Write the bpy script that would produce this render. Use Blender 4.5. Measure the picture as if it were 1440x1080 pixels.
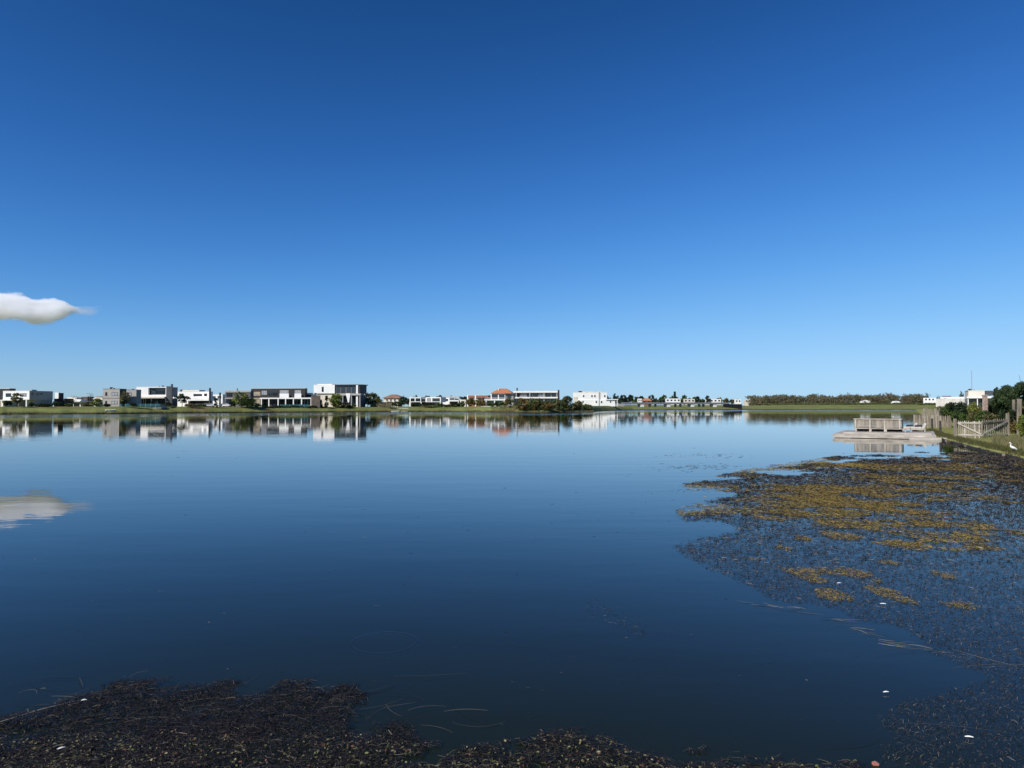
import bpy, math, random
import numpy as np
from mathutils import Vector
sc = bpy.context.scene
for o in list(bpy.data.objects): bpy.data.objects.remove(o)
col = sc.collection
random.seed(7); rng = np.random.default_rng(7)

# ------------------------------------------------------------------ camera, sky, sun, exposure
F = 1000.0; EYE = 2.2; PITCH = math.atan(.033)
cam = bpy.data.objects.new('camera', bpy.data.cameras.new('camera')); col.objects.link(cam); sc.camera = cam
cam.location = (0, 0, EYE); cam.rotation_euler = (math.pi/2 + PITCH, 0, 0)
cam.data.sensor_width = 36; cam.data.lens = 25.0; cam.data.clip_start = .1; cam.data.clip_end = 20000

SUN_EL, SUN_AZ = math.radians(36), math.radians(228)        # azimuth clockwise from +Y: behind the camera, to its left
w = bpy.data.worlds.new('World'); sc.world = w; w.use_nodes = True
nt = w.node_tree; bg = nt.nodes['Background']; bg.inputs[1].default_value = .1
sky = nt.nodes.new('ShaderNodeTexSky'); sky.sky_type = 'NISHITA'; sky.sun_disc = False
sky.sun_elevation = SUN_EL; sky.sun_rotation = SUN_AZ
sky.air_density = .8; sky.dust_density = .2; sky.ozone_density = 6.0; sky.altitude = 0
# one tone curve per channel over the whole sky: the deep blue of a phone camera
sep = nt.nodes.new('ShaderNodeSeparateColor'); com = nt.nodes.new('ShaderNodeCombineColor')
nt.links.new(sky.outputs[0], sep.inputs[0])
def wmath(op, a, b):
    k = nt.nodes.new('ShaderNodeMath'); k.operation = op
    for i_, v in enumerate((a, b)):
        if isinstance(v, (int, float)): k.inputs[i_].default_value = v
        else: nt.links.new(v, k.inputs[i_])
    return k.outputs[0]
for i, (g, b_, a) in enumerate(((2.25, 64.955, 34.277), (1.90, 18.329, 16.775), (2.40, 37.018, 42.338))):
    f = wmath('POWER', wmath('MULTIPLY', sep.outputs[i], .05), g)
    nt.links.new(wmath('DIVIDE', wmath('MULTIPLY', f, a/.1), wmath('ADD', wmath('MULTIPLY', f, b_), 1.0)), com.inputs[i])
nt.links.new(com.outputs[0], bg.inputs[0])
sun = bpy.data.objects.new('sun', bpy.data.lights.new('sun', 'SUN')); col.objects.link(sun)
sun.data.energy = 5.0; sun.data.angle = math.radians(.53); sun.data.color = (1, .95, .87)
sd = Vector((math.sin(SUN_AZ)*math.cos(SUN_EL), math.cos(SUN_AZ)*math.cos(SUN_EL), math.sin(SUN_EL)))
sun.rotation_euler = sd.to_track_quat('Z', 'Y').to_euler(); sun.location = (0, 0, 60)
vs = sc.view_settings; vs.view_transform = 'Standard'; vs.look = 'None'; vs.exposure = 0; vs.gamma = 1; vs.use_curve_mapping = False
sc.cycles.volume_bounces = 14; sc.cycles.max_bounces = 16; sc.cycles.use_denoising = True
sc.cycles.volume_max_steps = 512; sc.cycles.volume_step_rate = .4; sc.cycles.transparent_max_bounces = 8

# ------------------------------------------------------------------ helpers
CA, SA = math.cos(PITCH), math.sin(PITCH)
def ray(px, py):
    xc, yc = (px-720)/F, (540-py)/F
    return xc, CA - yc*SA, SA + yc*CA
def at(px, py, Y):
    x, y, z = ray(px, py); t = Y/y
    return Vector((x*t, Y, EYE + z*t))
def flat(px, py, z=0.0):
    x, y, dz = ray(px, py); t = (z-EYE)/dz
    return Vector((x*t, y*t, z))
def tag(o, label=None, cat=None, group=None, kind=None):
    if label: o['label'] = label
    if cat: o['category'] = cat
    if group: o['group'] = group
    if kind: o['kind'] = kind
    return o
def empty(name, loc, rz=0):
    o = bpy.data.objects.new(name, None); o.location = loc; o.rotation_euler = (0, 0, rz); o.empty_display_size = .3
    col.objects.link(o); return o
def link(name, me, mat=None, parent=None):
    o = bpy.data.objects.new(name, me); col.objects.link(o)
    if mat is not None: me.materials.clear(); me.materials.append(mat)
    if parent is not None: o.parent = parent
    return o
def copy_tree(o, parent=None):
    c = o.copy(); col.objects.link(c); c.parent = parent
    for ch in list(o.children): copy_tree(ch, c)
    return c

class MB:
    def __init__(s): s.v, s.f = [], []
    def box(s, x0, x1, y0, y1, z0, z1):
        if x0 > x1: x0, x1 = x1, x0
        if y0 > y1: y0, y1 = y1, y0
        if z0 > z1: z0, z1 = z1, z0
        n = len(s.v)
        s.v += [(x0,y0,z0),(x1,y0,z0),(x1,y1,z0),(x0,y1,z0),(x0,y0,z1),(x1,y0,z1),(x1,y1,z1),(x0,y1,z1)]
        s.f += [tuple(n+i for i in q) for q in ((3,2,1,0),(4,5,6,7),(0,1,5,4),(1,2,6,5),(2,3,7,6),(3,0,4,7))]
        return s
    def bar(s, a, b, wx, wy):
        """box of section wx*wy between two points"""
        a, b = Vector(a), Vector(b); d = (b-a).normalized()
        up = Vector((0,0,1)) if abs(d.z) < .9 else Vector((0,1,0))
        e1 = d.cross(up).normalized(); e2 = e1.cross(d); n = len(s.v)
        for p in (a, b):
            for i, j in ((-1,-1),(1,-1),(1,1),(-1,1)): s.v.append(tuple(p + e1*(i*wx/2) + e2*(j*wy/2)))
        s.f += [tuple(n+i for i in q) for q in ((0,1,2,3),(7,6,5,4),(0,4,5,1),(1,5,6,2),(2,6,7,3),(3,7,4,0))]
        return s
    def tube(s, pts, rad, seg=8, sq=1.0):
        """lofted tube through points; sq squashes it sideways"""
        n0 = len(s.v); pts = [Vector(p) for p in pts]
        for i, p in enumerate(pts):
            d = (pts[min(i+1, len(pts)-1)] - pts[max(i-1, 0)]).normalized()
            ref = Vector((0,1,0)) if abs(d.y) < .9 else Vector((1,0,0))
            e1 = d.cross(ref).normalized(); e2 = d.cross(e1)
            for k in range(seg):
                a = 2*math.pi*k/seg
                s.v.append(tuple(p + e1*(math.cos(a)*rad[i]) + e2*(math.sin(a)*rad[i]*sq)))
        for i in range(len(pts)-1):
            for k in range(seg):
                k2 = (k+1) % seg
                s.f.append((n0+i*seg+k, n0+i*seg+k2, n0+(i+1)*seg+k2, n0+(i+1)*seg+k))
        s.f.append(tuple(n0+k for k in range(seg))[::-1]); s.f.append(tuple(n0+(len(pts)-1)*seg+k for k in range(seg)))
        return s
    def poly(s, *f):
        n = len(s.v); s.v += [tuple(p) for p in f]; s.f.append(tuple(range(n, n+len(f)))); return s
    def prism(s, prof, y0, y1):
        """profile in x,z extruded along y"""
        n = len(s.v); m = len(prof)
        s.v += [(x, y0, z) for x, z in prof] + [(x, y1, z) for x, z in prof]
        s.f += [tuple(n+i for i in range(m))[::-1], tuple(n+m+i for i in range(m))]
        s.f += [(n+i, n+(i+1) % m, n+m+(i+1) % m, n+m+i) for i in range(m)]
        return s
    def build(s, name, mat, parent=None, smooth=False):
        me = bpy.data.meshes.new(name); me.from_pydata(s.v, [], s.f); me.update()
        if smooth: me.polygons.foreach_set('use_smooth', [True]*len(me.polygons))
        return link(name, me, mat, parent)

def quads_mesh(name, V, Fq, C=None):
    me = bpy.data.meshes.new(name); V = np.asarray(V, np.float32); Fq = np.asarray(Fq, np.int32); k = Fq.shape[1]
    me.vertices.add(len(V)); me.vertices.foreach_set('co', V.ravel())
    me.loops.add(Fq.size); me.loops.foreach_set('vertex_index', Fq.ravel())
    me.polygons.add(len(Fq)); me.polygons.foreach_set('loop_start', np.arange(0, Fq.size, k, dtype=np.int32))
    me.update(calc_edges=True)
    if C is not None:
        a = me.attributes.new('col', 'FLOAT_COLOR', 'POINT')
        a.data.foreach_set('color', np.concatenate([C, np.ones((len(C), 1))], 1).astype(np.float32).ravel())
    return me

# materials -------------------------------------------------------------------
MATS = {}
def mat(name, c, rough=.8, var=.18, scale=2.0, bump=0.0, metal=0.0, spec=.5, c2=None, stretch=None):
    if name in MATS: return MATS[name]
    m = bpy.data.materials.new(name); m.use_nodes = True; t = m.node_tree; b = t.nodes['Principled BSDF']
    b.inputs['Roughness'].default_value = rough; b.inputs['Metallic'].default_value = metal; b.inputs['Specular IOR Level'].default_value = spec
    tc = t.nodes.new('ShaderNodeTexCoord'); n = t.nodes.new('ShaderNodeTexNoise'); n.inputs['Scale'].default_value = scale; n.inputs['Detail'].default_value = 6
    src = tc.outputs['Object']
    if stretch:
        mp = t.nodes.new('ShaderNodeMapping'); mp.inputs['Scale'].default_value = stretch; t.links.new(src, mp.inputs[0]); src = mp.outputs[0]
    t.links.new(src, n.inputs['Vector'])
    r = t.nodes.new('ShaderNodeValToRGB'); r.color_ramp.elements[0].position = .3; r.color_ramp.elements[1].position = .7
    k = c2 or tuple(x*(1-2*var) for x in c)
    hi = c if c2 else tuple(min(1, x*(1+var*.6)) for x in c)
    r.color_ramp.elements[0].color = (*k, 1); r.color_ramp.elements[1].color = (*hi, 1)
    t.links.new(n.outputs['Fac'], r.inputs[0]); t.links.new(r.outputs[0], b.inputs['Base Color'])
    if bump:
        bp = t.nodes.new('ShaderNodeBump'); bp.inputs['Strength'].default_value = bump; bp.inputs['Distance'].default_value = .03
        n2 = t.nodes.new('ShaderNodeTexNoise'); n2.inputs['Scale'].default_value = scale*6; t.links.new(src, n2.inputs['Vector'])
        t.links.new(n2.outputs['Fac'], bp.inputs['Height']); t.links.new(bp.outputs[0], b.inputs['Normal'])
    MATS[name] = m; return m
def leaf_mat(name, trans=.35, rough=.6, spec=.3):
    m = bpy.data.materials.new(name); m.use_nodes = True; t = m.node_tree; b = t.nodes['Principled BSDF']; out = t.nodes['Material Output']
    a = t.nodes.new('ShaderNodeAttribute'); a.attribute_name = 'col'
    b.inputs['Roughness'].default_value = rough; b.inputs['Specular IOR Level'].default_value = spec
    t.links.new(a.outputs['Color'], b.inputs['Base Color'])
    if trans:
        tr = t.nodes.new('ShaderNodeBsdfTranslucent'); mx = t.nodes.new('ShaderNodeMixShader'); mx.inputs[0].default_value = trans
        t.links.new(a.outputs['Color'], tr.inputs[0]); t.links.new(b.outputs[0], mx.inputs[1]); t.links.new(tr.outputs[0], mx.inputs[2]); t.links.new(mx.outputs[0], out.inputs[0])
    return m
LEAF = leaf_mat('foliage'); WEED = leaf_mat('wet_weed', .0, .65, .3); ALGA = leaf_mat('algae', .15, .7, .2)
WHITE = mat('white_render', (.80,.79,.76), .85, .05, .3); CREAM = mat('cream_render', (.66,.60,.50), .85, .07, .3)
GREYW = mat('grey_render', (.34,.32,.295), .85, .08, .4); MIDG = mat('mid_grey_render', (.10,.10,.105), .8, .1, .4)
DARK = mat('dark_cladding', (.016,.014,.014), .6, .15, .5); BROWN = mat('brown_stone', (.10,.08,.065), .85, .25, 1.2)
STONE = mat('beige_stone', (.42,.34,.25), .9, .25, 1.5, .4); BRICK = mat('red_brick', (.30,.13,.08), .9, .2, 1.5)
BLACK = mat('black_metal', (.02,.02,.022), .5, .1); FRAME = mat('dark_frame', (.05,.05,.055), .45, .1); WFRAME = mat('white_frame', (.75,.75,.74), .5, .04)
GLASS = mat('window_glass', (.02,.028,.036), .06, .2, .4, spec=.8); CURT = mat('curtained_glass', (.34,.36,.38), .25, .15, .6)
TEAL = mat('teal_pool_glass', (.02,.10,.12), .2, .2, .5, spec=.6); CONC = mat('concrete', (.40,.39,.37), .9, .12, .6)
TILE = mat('terracotta_tiles', (.50,.20,.10), .85, .2, 1.0, .4, stretch=(1,6,1)); TILE2 = mat('brown_tiles', (.27,.15,.10), .85, .2, 1.0, .4)
SLATE = mat('slate_roof', (.06,.065,.075), .7, .15, 1); BARK = mat('bark', (.12,.09,.065), .9, .3, 4, .5)
WOOD = mat('weathered_wood', (.31,.26,.20), .85, .25, 5, .5, stretch=(1,1,.15)); WOODL = mat('pale_weathered_wood', (.48,.43,.36), .85, .2, 5, .5, stretch=(.3,1,1))
DECKM = mat('deck_boards', (.46,.42,.38), .8, .22, 3, .4, stretch=(.2,3,1)); WOODD = mat('dark_wet_wood', (.05,.042,.036), .7, .3, 4, .4)
CUSH = mat('pale_cushion', (.55,.52,.47), .9, .1, 3); DCUSH = mat('dark_cushion', (.03,.03,.035), .9, .1, 3)
CARP = mat('white_car_paint', (.75,.76,.77), .25, .03, 1); TYRE = mat('tyre', (.02,.02,.02), .9, .1); HULL = mat('boat_hull', (.74,.75,.76), .35, .05, 1)
FEATH = mat('white_feathers', (.82,.81,.78), .8, .06, 30); BEAK = mat('yellow_beak', (.55,.36,.06), .5, .1); BLEG = mat('black_leg', (.02,.02,.02), .6, .1)

# ------------------------------------------------------------------ noise
def vnoise(x, y, s, seed):
    r = np.random.default_rng(seed).random((64, 64)); x = np.asarray(x)/s; y = np.asarray(y)/s
    xi, yi = np.floor(x).astype(int), np.floor(y).astype(int); fx, fy = x-xi, y-yi
    fx, fy = fx*fx*(3-2*fx), fy*fy*(3-2*fy); g = lambda a, b: r[a % 64, b % 64]
    return (g(xi,yi)*(1-fx)+g(xi+1,yi)*fx)*(1-fy)+(g(xi,yi+1)*(1-fx)+g(xi+1,yi+1)*fx)*fy
def fbm(x, y, s, seed, n=4):
    return sum(vnoise(x, y, s/2**i, seed+i)*.5**i for i in range(n))/sum(.5**i for i in range(n))

# ------------------------------------------------------------------ shores and ground heights
shore_px = [(-380,200),(-160,213),(0,231),(150,247),(300,287),(470,340),(560,362),(640,362),(690,335),(730,316),(770,312),(815,332),(823,356),(833,392),(846,445),(862,505),(890,590),(1010,640),(1050,700),(1200,755),(1320,760),(1440,770)]
sh_az = [-2.4,-1.6,-1.1] + [math.atan((p-720)/F) for p, d in shore_px] + [1.1,1.7]
sh_R = [420,340,285] + [d*math.hypot(1, (p-720)/F) for p, d in shore_px] + [1000,1100]
def Rs(az): return np.interp(az, sh_az, sh_R)
top_px = [-3000,300,560,700,790,830,860,888,1010,1080,1300]; top_z = [2.45,2.5,2.6,2.7,2.9,3.2,3.5,2.7,2.8,5.2,6.0]; top_s = [13,14,16,18,22,35,45,40,60,110,120]
def far_z(x, y):
    az = np.arctan2(x, y); R = np.hypot(x, y); s = R-Rs(az)
    px = 720+F*np.tan(np.clip(az, -1.3, 1.3)); zt = np.interp(px, top_px, top_z); s1 = np.interp(px, top_px, top_s)
    k = np.clip(s/s1, 0, 1); k = 1-(1-k)**1.8
    rise = 3.0*np.clip((s-110)/120, 0, 1)*np.clip((px-868)/12, 0, 1)*np.clip((1050-px)/20, 0, 1)
    return np.where(s < 0, -.5, .25+(zt-.25)*k + rise + (vnoise(x, y, 9, 3)-.5)*.25*np.clip(s/4, 0, 1))
near = np.array([(-420,-70),(-100,-9),(-20,1),(0,2.2),(6.5,4.0),(12.5,10),(17.5,20),(20.6,28),(22.4,32),(23.4,34.6),(24.8,38),(27.5,44.2),(31.2,52.4),(36.6,63),(39.4,70),(46,81),(70,121),(110,190),(150,262),(400,705),(700,1230)], float)
def near_s(x, y):
    """distance to the near shoreline, positive on land"""
    x, y = np.atleast_1d(np.asarray(x, float)), np.atleast_1d(np.asarray(y, float)); best = np.full(x.shape, 1e9); sg = np.zeros(x.shape)
    for (ax, ay), (bx, by) in zip(near[:-1], near[1:]):
        dx, dy = bx-ax, by-ay; L2 = dx*dx+dy*dy; t = np.clip(((x-ax)*dx+(y-ay)*dy)/L2, 0, 1)
        d = np.hypot(x-ax-t*dx, y-ay-t*dy); cr = (x-ax)*dy-(y-ay)*dx; m = d < best-1e-9
        best = np.where(m, d, best); sg = np.where(m, np.sign(cr), sg)
    return best*sg
NS, NZ = [0,.4,2,5,10,25,60,150,400,4000], [.12,.17,.22,.27,.36,.8,1.9,2.1,2.6,4.5]
def near_z(x, y):
    s = near_s(x, y); return np.where(s < 0, -.5, np.interp(s, NS, NZ) + (vnoise(x, y, 1.7, 5)-.5)*.06*np.clip(s/.5, 0, 1))

# ------------------------------------------------------------------ water
def build_water():
    az = np.linspace(-math.pi, math.pi, 361)[:-1]; RR = np.concatenate([[1.0], np.geomspace(2, 3000, 90)])
    A, R = np.meshgrid(az, RR); V = np.stack([R*np.sin(A), R*np.cos(A), np.zeros_like(A)], -1).reshape(-1, 3)
    n = len(az); i, j = np.meshgrid(np.arange(len(RR)-1), np.arange(n), indexing='ij'); j2 = (j+1) % n
    Fq = np.stack([i*n+j, (i+1)*n+j, (i+1)*n+j2, i*n+j2], -1).reshape(-1, 4)[:, ::-1]
    me = quads_mesh('lake_water', V, Fq)
    cap = MB(); cap.poly(*[(math.sin(a), math.cos(a), 0) for a in az[::-1]])
    rs = Rs(A)
    # breeze roughens the strip of water in front of the far shore
    ruf = np.clip((R/rs-.56)/.12, 0, 1)*np.clip((1.03-R/rs)/.02, 0, 1)
    at_ = me.attributes.new('ruffle', 'FLOAT', 'POINT'); at_.data.foreach_set('value', ruf.astype(np.float32).ravel())
    m = bpy.data.materials.new('lake_water'); m.use_nodes = True; t = m.node_tree; b = t.nodes['Principled BSDF']
    N = lambda k: t.nodes.new('ShaderNode'+k)
    b.inputs['Base Color'].default_value = (.0100, .0125, .0004, 1); b.inputs['IOR'].default_value = 1.30
    geo = N('NewGeometry')
    def noise(scale, detail=3):
        mp = N('Mapping'); mp.inputs['Scale'].default_value = scale; n_ = N('TexNoise'); n_.inputs['Scale'].default_value = 1; n_.inputs['Detail'].default_value = detail
        t.links.new(geo.outputs['Position'], mp.inputs[0]); t.links.new(mp.outputs[0], n_.inputs['Vector']); return n_.outputs['Fac']
    def math_(op, a, b_=None, clamp=False):
        k = N('Math'); k.operation = op; k.use_clamp = clamp
        for i_, v in enumerate((a, b_)):
            if v is None: continue
            if isinstance(v, (int, float)): k.inputs[i_].default_value = v
            else: t.links.new(v, k.inputs[i_])
        return k.outputs[0]
    n1, n2, big = noise((.35, .9, 1), 4), noise((2.2, 5, 1), 2), noise((.02, .06, 1), 3)
    atr = N('Attribute'); atr.attribute_name = 'ruffle'
    patch = math_('MULTIPLY', math_('SUBTRACT', big, .5, True), 2.5, True)                       # cat's paws of light air
    shore_b = math_('MULTIPLY', atr.outputs['Fac'], math_('MULTIPLY_ADD', noise((.03, .12, 1), 2), 1.6, True) if False else math_('ADD', noise((.012, .10, 1), 2), .35, True))
    # ring left by a fish
    c = flat(540, 903); rad = .30
    vm = N('VectorMath'); vm.operation = 'DISTANCE'; vm.inputs[1].default_value = (c.x, c.y, 0); t.links.new(geo.outputs['Position'], vm.inputs[0])
    d = math_('SUBTRACT', vm.outputs['Value'], rad); g = math_('EXPONENT', math_('MULTIPLY', math_('MULTIPLY', d, d), -900.0))
    ring = math_('MULTIPLY', g, math_('COSINE', math_('MULTIPLY', d, 110.0)))
    h = math_('ADD', math_('MULTIPLY', n1, .0060), math_('MULTIPLY', n2, .0004))
    h = math_('MULTIPLY', h, math_('ADD', math_('MULTIPLY', patch, 1.2), .7))
    h = math_('ADD', h, math_('MULTIPLY', ring, .0005))
    bp = N('Bump'); bp.inputs['Strength'].default_value = 1; bp.inputs['Distance'].default_value = 1
    t.links.new(h, bp.inputs['Height']); t.links.new(bp.outputs[0], b.inputs['Normal'])
    ro = math_('ADD', math_('MULTIPLY', shore_b, .115), math_('ADD', math_('MULTIPLY', patch, .012), .010))
    t.links.new(ro, b.inputs['Roughness'])
    o = link('lake_water', me, m); tag(o, 'calm dark blue lake reflecting the sky', kind='structure')
build_water()

# ------------------------------------------------------------------ ground
def grass_mat(name, cols, scale=.05, edge=(.05,.04,.03), edge_z=.22):
    m = bpy.data.materials.new(name); m.use_nodes = True; t = m.node_tree; b = t.nodes['Principled BSDF']; b.inputs['Roughness'].default_value = .95; b.inputs['Specular IOR Level'].default_value = .1
    N = lambda k: t.nodes.new('ShaderNode'+k); geo = N('NewGeometry')
    def noise(s, d):
        n = N('TexNoise'); n.inputs['Scale'].default_value = s; n.inputs['Detail'].default_value = d; t.links.new(geo.outputs['Position'], n.inputs['Vector']); return n.outputs['Fac']
    r = N('ValToRGB'); e = r.color_ramp.elements; e[0].position = .32; e[0].color = (*cols[0], 1); e[1].position = .68; e[1].color = (*cols[-1], 1)
    for i, c in enumerate(cols[1:-1]): k = e.new(.32+.36*(i+1)/(len(cols)-1)); k.color = (*c, 1)
    mx = N('MixRGB'); mx.blend_type = 'MULTIPLY'; mx.inputs[0].default_value = .55; fine = noise(3.5, 5); t.links.new(noise(scale, 6), r.inputs[0])
    r2 = N('ValToRGB'); r2.color_ramp.elements[0].position = .3; r2.color_ramp.elements[0].color = (.35,.33,.3,1); r2.color_ramp.elements[1].position = .7; r2.color_ramp.elements[1].color = (1.2,1.2,1.1,1)
    t.links.new(fine, r2.inputs[0]); t.links.new(r.outputs[0], mx.inputs[1]); t.links.new(r2.outputs[0], mx.inputs[2])
    # bare wet earth on the low lip above the water
    sx = N('SeparateXYZ'); t.links.new(geo.outputs['Position'], sx.inputs[0]); mr = N('MapRange'); mr.inputs[1].default_value = edge_z; mr.inputs[2].default_value = edge_z+.1
    t.links.new(sx.outputs[2], mr.inputs[0]); m2 = N('MixRGB'); t.links.new(mr.outputs[0], m2.inputs[0]); m2.inputs[1].default_value = (*edge, 1)
    t.links.new(mx.outputs[0], m2.inputs[2]); t.links.new(m2.outputs[0], b.inputs['Base Color']); return m
G_FAR = grass_mat('far_bank_grass', [(.20,.16,.07),(.17,.19,.06),(.22,.24,.085),(.15,.18,.055)], .06)
G_NEAR = grass_mat('near_bank_grass', [(.27,.24,.09),(.30,.30,.11),(.22,.24,.08)], .35, edge_z=.0)
def build_far():
    az = np.concatenate([np.linspace(-2.4, -.85, 90)[:-1], np.linspace(-.85, .75, 800), np.linspace(.75, 1.7, 60)[1:]])
    S = np.array([-.6,0,.02,1,2.2,4,6.5,10,14,20,30,50,80,120,200,400,1000,3000,9000.])
    jit = (fbm(az*260, az*0, 3.0, 21)-.5)*3.5
    A, SS = np.meshgrid(az, S); R = Rs(A)+jit[None]*np.clip(1-SS/40, 0, 1)+SS
    X, Y = R*np.sin(A), R*np.cos(A); Z = far_z(X+(-jit*np.sin(az))[None]*np.clip(1-SS/40, 0, 1), Y-(jit*np.cos(az))[None]*np.clip(1-SS/40, 0, 1))
    Z[0] = -.5; Z[1] = -.1; Z[2] = .24
    n = len(az); i, j = np.meshgrid(np.arange(len(S)-1), np.arange(n-1), indexing='ij')
    Fq = np.stack([i*n+j, i*n+j+1, (i+1)*n+j+1, (i+1)*n+j], -1).reshape(-1, 4)
    me = quads_mesh('far_bank', np.stack([X, Y, Z], -1).reshape(-1, 3), Fq); me.polygons.foreach_set('use_smooth', [True]*len(me.polygons))
    tag(link('far_bank', me, G_FAR), 'grassy far bank of the lake under the houses', kind='structure')
build_far()
def build_near():
    P = []
    for a, b in zip(near[:-1], near[1:]):
        L = np.hypot(*(b-a)); k = max(1, int(L/ (0.5 if np.hypot(*a) < 90 else 12)))
        P += [a+(b-a)*i/k for i in range(k)]
    P = np.array(P+[near[-1]]); T = np.gradient(P, axis=0)
    for _ in range(4): T[1:-1] = (T[:-2]+T[1:-1]*2+T[2:])/4
    T /= np.linalg.norm(T, axis=1)[:, None]; Nn = np.stack([T[:,1], -T[:,0]], 1)
    jit = (fbm(np.arange(len(P))*.5, P[:,0]*0, 1.6, 31)-.5)*.5
    S = np.array([-.25,0,.03,.4,.9,1.6,2.6,4,6,9,14,22,40,80,160,400,1500,6000.])
    V = []
    for k, s in enumerate(S):
        Q = P+Nn*(s+jit*max(0, 1-s/4))[:, None]; z = np.interp(s, NS, NZ)+(vnoise(Q[:,0], Q[:,1], 1.7, 5)-.5)*.06*min(1, max(0, s/.5))
        z = z + 0*Q[:,0]
        if k == 0: z[:] = -.5
        if k == 1: z[:] = -.05
        V.append(np.column_stack([Q, z]))
    n = len(P); i, j = np.meshgrid(np.arange(len(S)-1), np.arange(n-1), indexing='ij')
    Fq = np.stack([i*n+j, i*n+j+1, (i+1)*n+j+1, (i+1)*n+j], -1).reshape(-1, 4)[:, ::-1]
    me = quads_mesh('near_bank', np.concatenate(V), Fq); me.polygons.foreach_set('use_smooth', [True]*len(me.polygons))
    tag(link('near_bank', me, G_NEAR), 'low grassy near bank beside the wooden dock', kind='structure')
build_near()

# ------------------------------------------------------------------ foliage
def leaves(centres, n, spread, size, cols, seed=0, up=.35, aspect=.6):
    """n leaf quads round the given clump centres -> verts, faces, colours"""
    r = np.random.default_rng(seed); C = np.asarray(centres, float); k = r.integers(0, len(C), n)
    d = r.normal(size=(n, 3)); d /= np.linalg.norm(d, axis=1)[:, None]; d *= (r.random(n)**.5)[:, None]
    sp = np.asarray(spread, float); p = C[k, :3]+d*(sp if sp.ndim else np.full(3, sp))
    nrm = r.normal(size=(n, 3)); nrm[:, 2] += up*2; nrm /= np.linalg.norm(nrm, axis=1)[:, None]
    e1 = np.cross(nrm, r.normal(size=(n, 3))); e1 /= np.linalg.norm(e1, axis=1)[:, None]; e2 = np.cross(nrm, e1)
    s = size*(.6+.8*r.random(n))[:, None]; e1 *= s; e2 *= s*aspect
    V = np.stack([p-e1, p+e2*.9-e1*.1, p+e1, p-e2*.9+e1*.1], 1).reshape(-1, 3); Fq = np.arange(n*4).reshape(-1, 4)
    cc = np.asarray(cols, float); base = cc[r.integers(0, len(cc), len(C))][k]*(.75+.5*r.random((n, 1)))
    return V, Fq, np.repeat(base, 4, 0)
BUSH = 0
def tree(name, label, x, y, z, h, wd, cols, n=700, leaf=None, shape='round', tf=.25, group=None, cat='tree', clumps=26, depth=None, trunk=True, seed=None, spread=.30):
    """a thing: trunk with limbs + crown of leaf clumps, height h, crown width wd"""
    global BUSH; BUSH += 1; sd_ = seed if seed is not None else 100+BUSH*7; r = np.random.default_rng(sd_)
    root = empty(name, (x, y, z)); tag(root, label, cat, group); rx = wd/2; ry = (depth or wd)/2
    cz0 = h*tf; C = []
    for i in range(clumps):
        if shape == 'cone':
            t = r.random()**.8; a = r.random()*6.283; q = (1-t)*.9+.06; C.append((rx*q*math.cos(a)*r.random()**.4*.8, ry*q*math.sin(a)*r.random()**.4*.8, cz0+(h-cz0)*t*.95))
        elif shape == 'umbrella':
            a = r.random()*6.283; q = r.random()**.5; C.append((rx*q*math.cos(a)*.8, ry*q*math.sin(a)*.8, h*(.80+.16*r.random()-.12*q)))
        else:
            d = r.normal(size=3); d /= np.linalg.norm(d); q = .35+.5*r.random()**.5
            C.append((rx*d[0]*q*1.05, ry*d[1]*q*1.05, cz0+(h-cz0)*(.5+.5*d[2]*q*1.05)))
    C = np.array(C); lf = leaf or max(.10, wd*.06)
    sp = np.array([rx*spread, ry*spread, (h-cz0)*.5*spread*1.05])
    if shape == 'cone': sp = np.array([rx*.32, ry*.32, h*.07])
    if shape == 'umbrella': sp = np.array([rx*.3, ry*.3, h*.06])
    V, Fq, CC = leaves(C, n, sp, lf, cols, sd_)
    V[:, 2] = np.maximum(V[:, 2], .02)
    link('crown', quads_mesh('crown', V, Fq, CC), LEAF, root)
    if trunk:
        b = MB(); th = h*(tf+.35); r0 = max(.06, h*.022); lean = r.normal()*.03*h
        b.tube([(0,0,-.25),(lean*.3,0,th*.4),(lean,0,th)], [r0*1.3, r0, r0*.45], 6)
        for c in C[r.permutation(len(C))[:7]]:
            f = .45+.4*r.random(); b.tube([(lean*f,0,th*f),(c[0]*.5+lean*f*.5,c[1]*.5,(th*f+c[2])*.52),tuple(c)], [r0*.45, r0*.3, r0*.12], 5)
        b.build('trunk', BARK, root)
    return root
GREEN = [(.05,.085,.022),(.065,.10,.025),(.04,.065,.02)]; YGREEN = [(.13,.15,.03),(.10,.13,.028),(.16,.17,.04)]; DGREEN = [(.022,.04,.016),(.03,.05,.02),(.02,.032,.014)]
OLIVE = [(.11,.10,.04),(.09,.085,.035),(.13,.115,.05)]; AUTUMN = [(.13,.095,.03),(.10,.085,.028),(.075,.08,.025),(.16,.10,.03)]; BLUEG = [(.03,.05,.03),(.04,.06,.04),(.025,.04,.028)]
BARE = [(.16,.13,.09),(.13,.11,.08)]
GREEN, YGREEN, DGREEN, OLIVE, AUTUMN, BLUEG = ([tuple(x*k for x in c) for c in L] for L, k in ((GREEN, 1.5), (YGREEN, 1.6), (DGREEN, 1.3), (OLIVE, 1.5), (AUTUMN, 1.5), (BLUEG, 1.3)))
def far_tree(name, label, px, top, D, wpx, cols, **k):
    D = max(D, SD(px)+(k.pop('off', 9))) if not k.get('off') else SD(px)+k.pop('off'); p = at(px, 572, D); z = float(far_z(p.x, p.y))-.05; h = at(px, top, D).z-z
    k.setdefault('leaf', max(.12, .0011*D*k.pop('lf', 1.0))); k['n'] = int(k.get('n', 700)*1.8)
    return tree(name, label, p.x, p.y, z, h, wpx*D/F, cols, **k)

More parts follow.
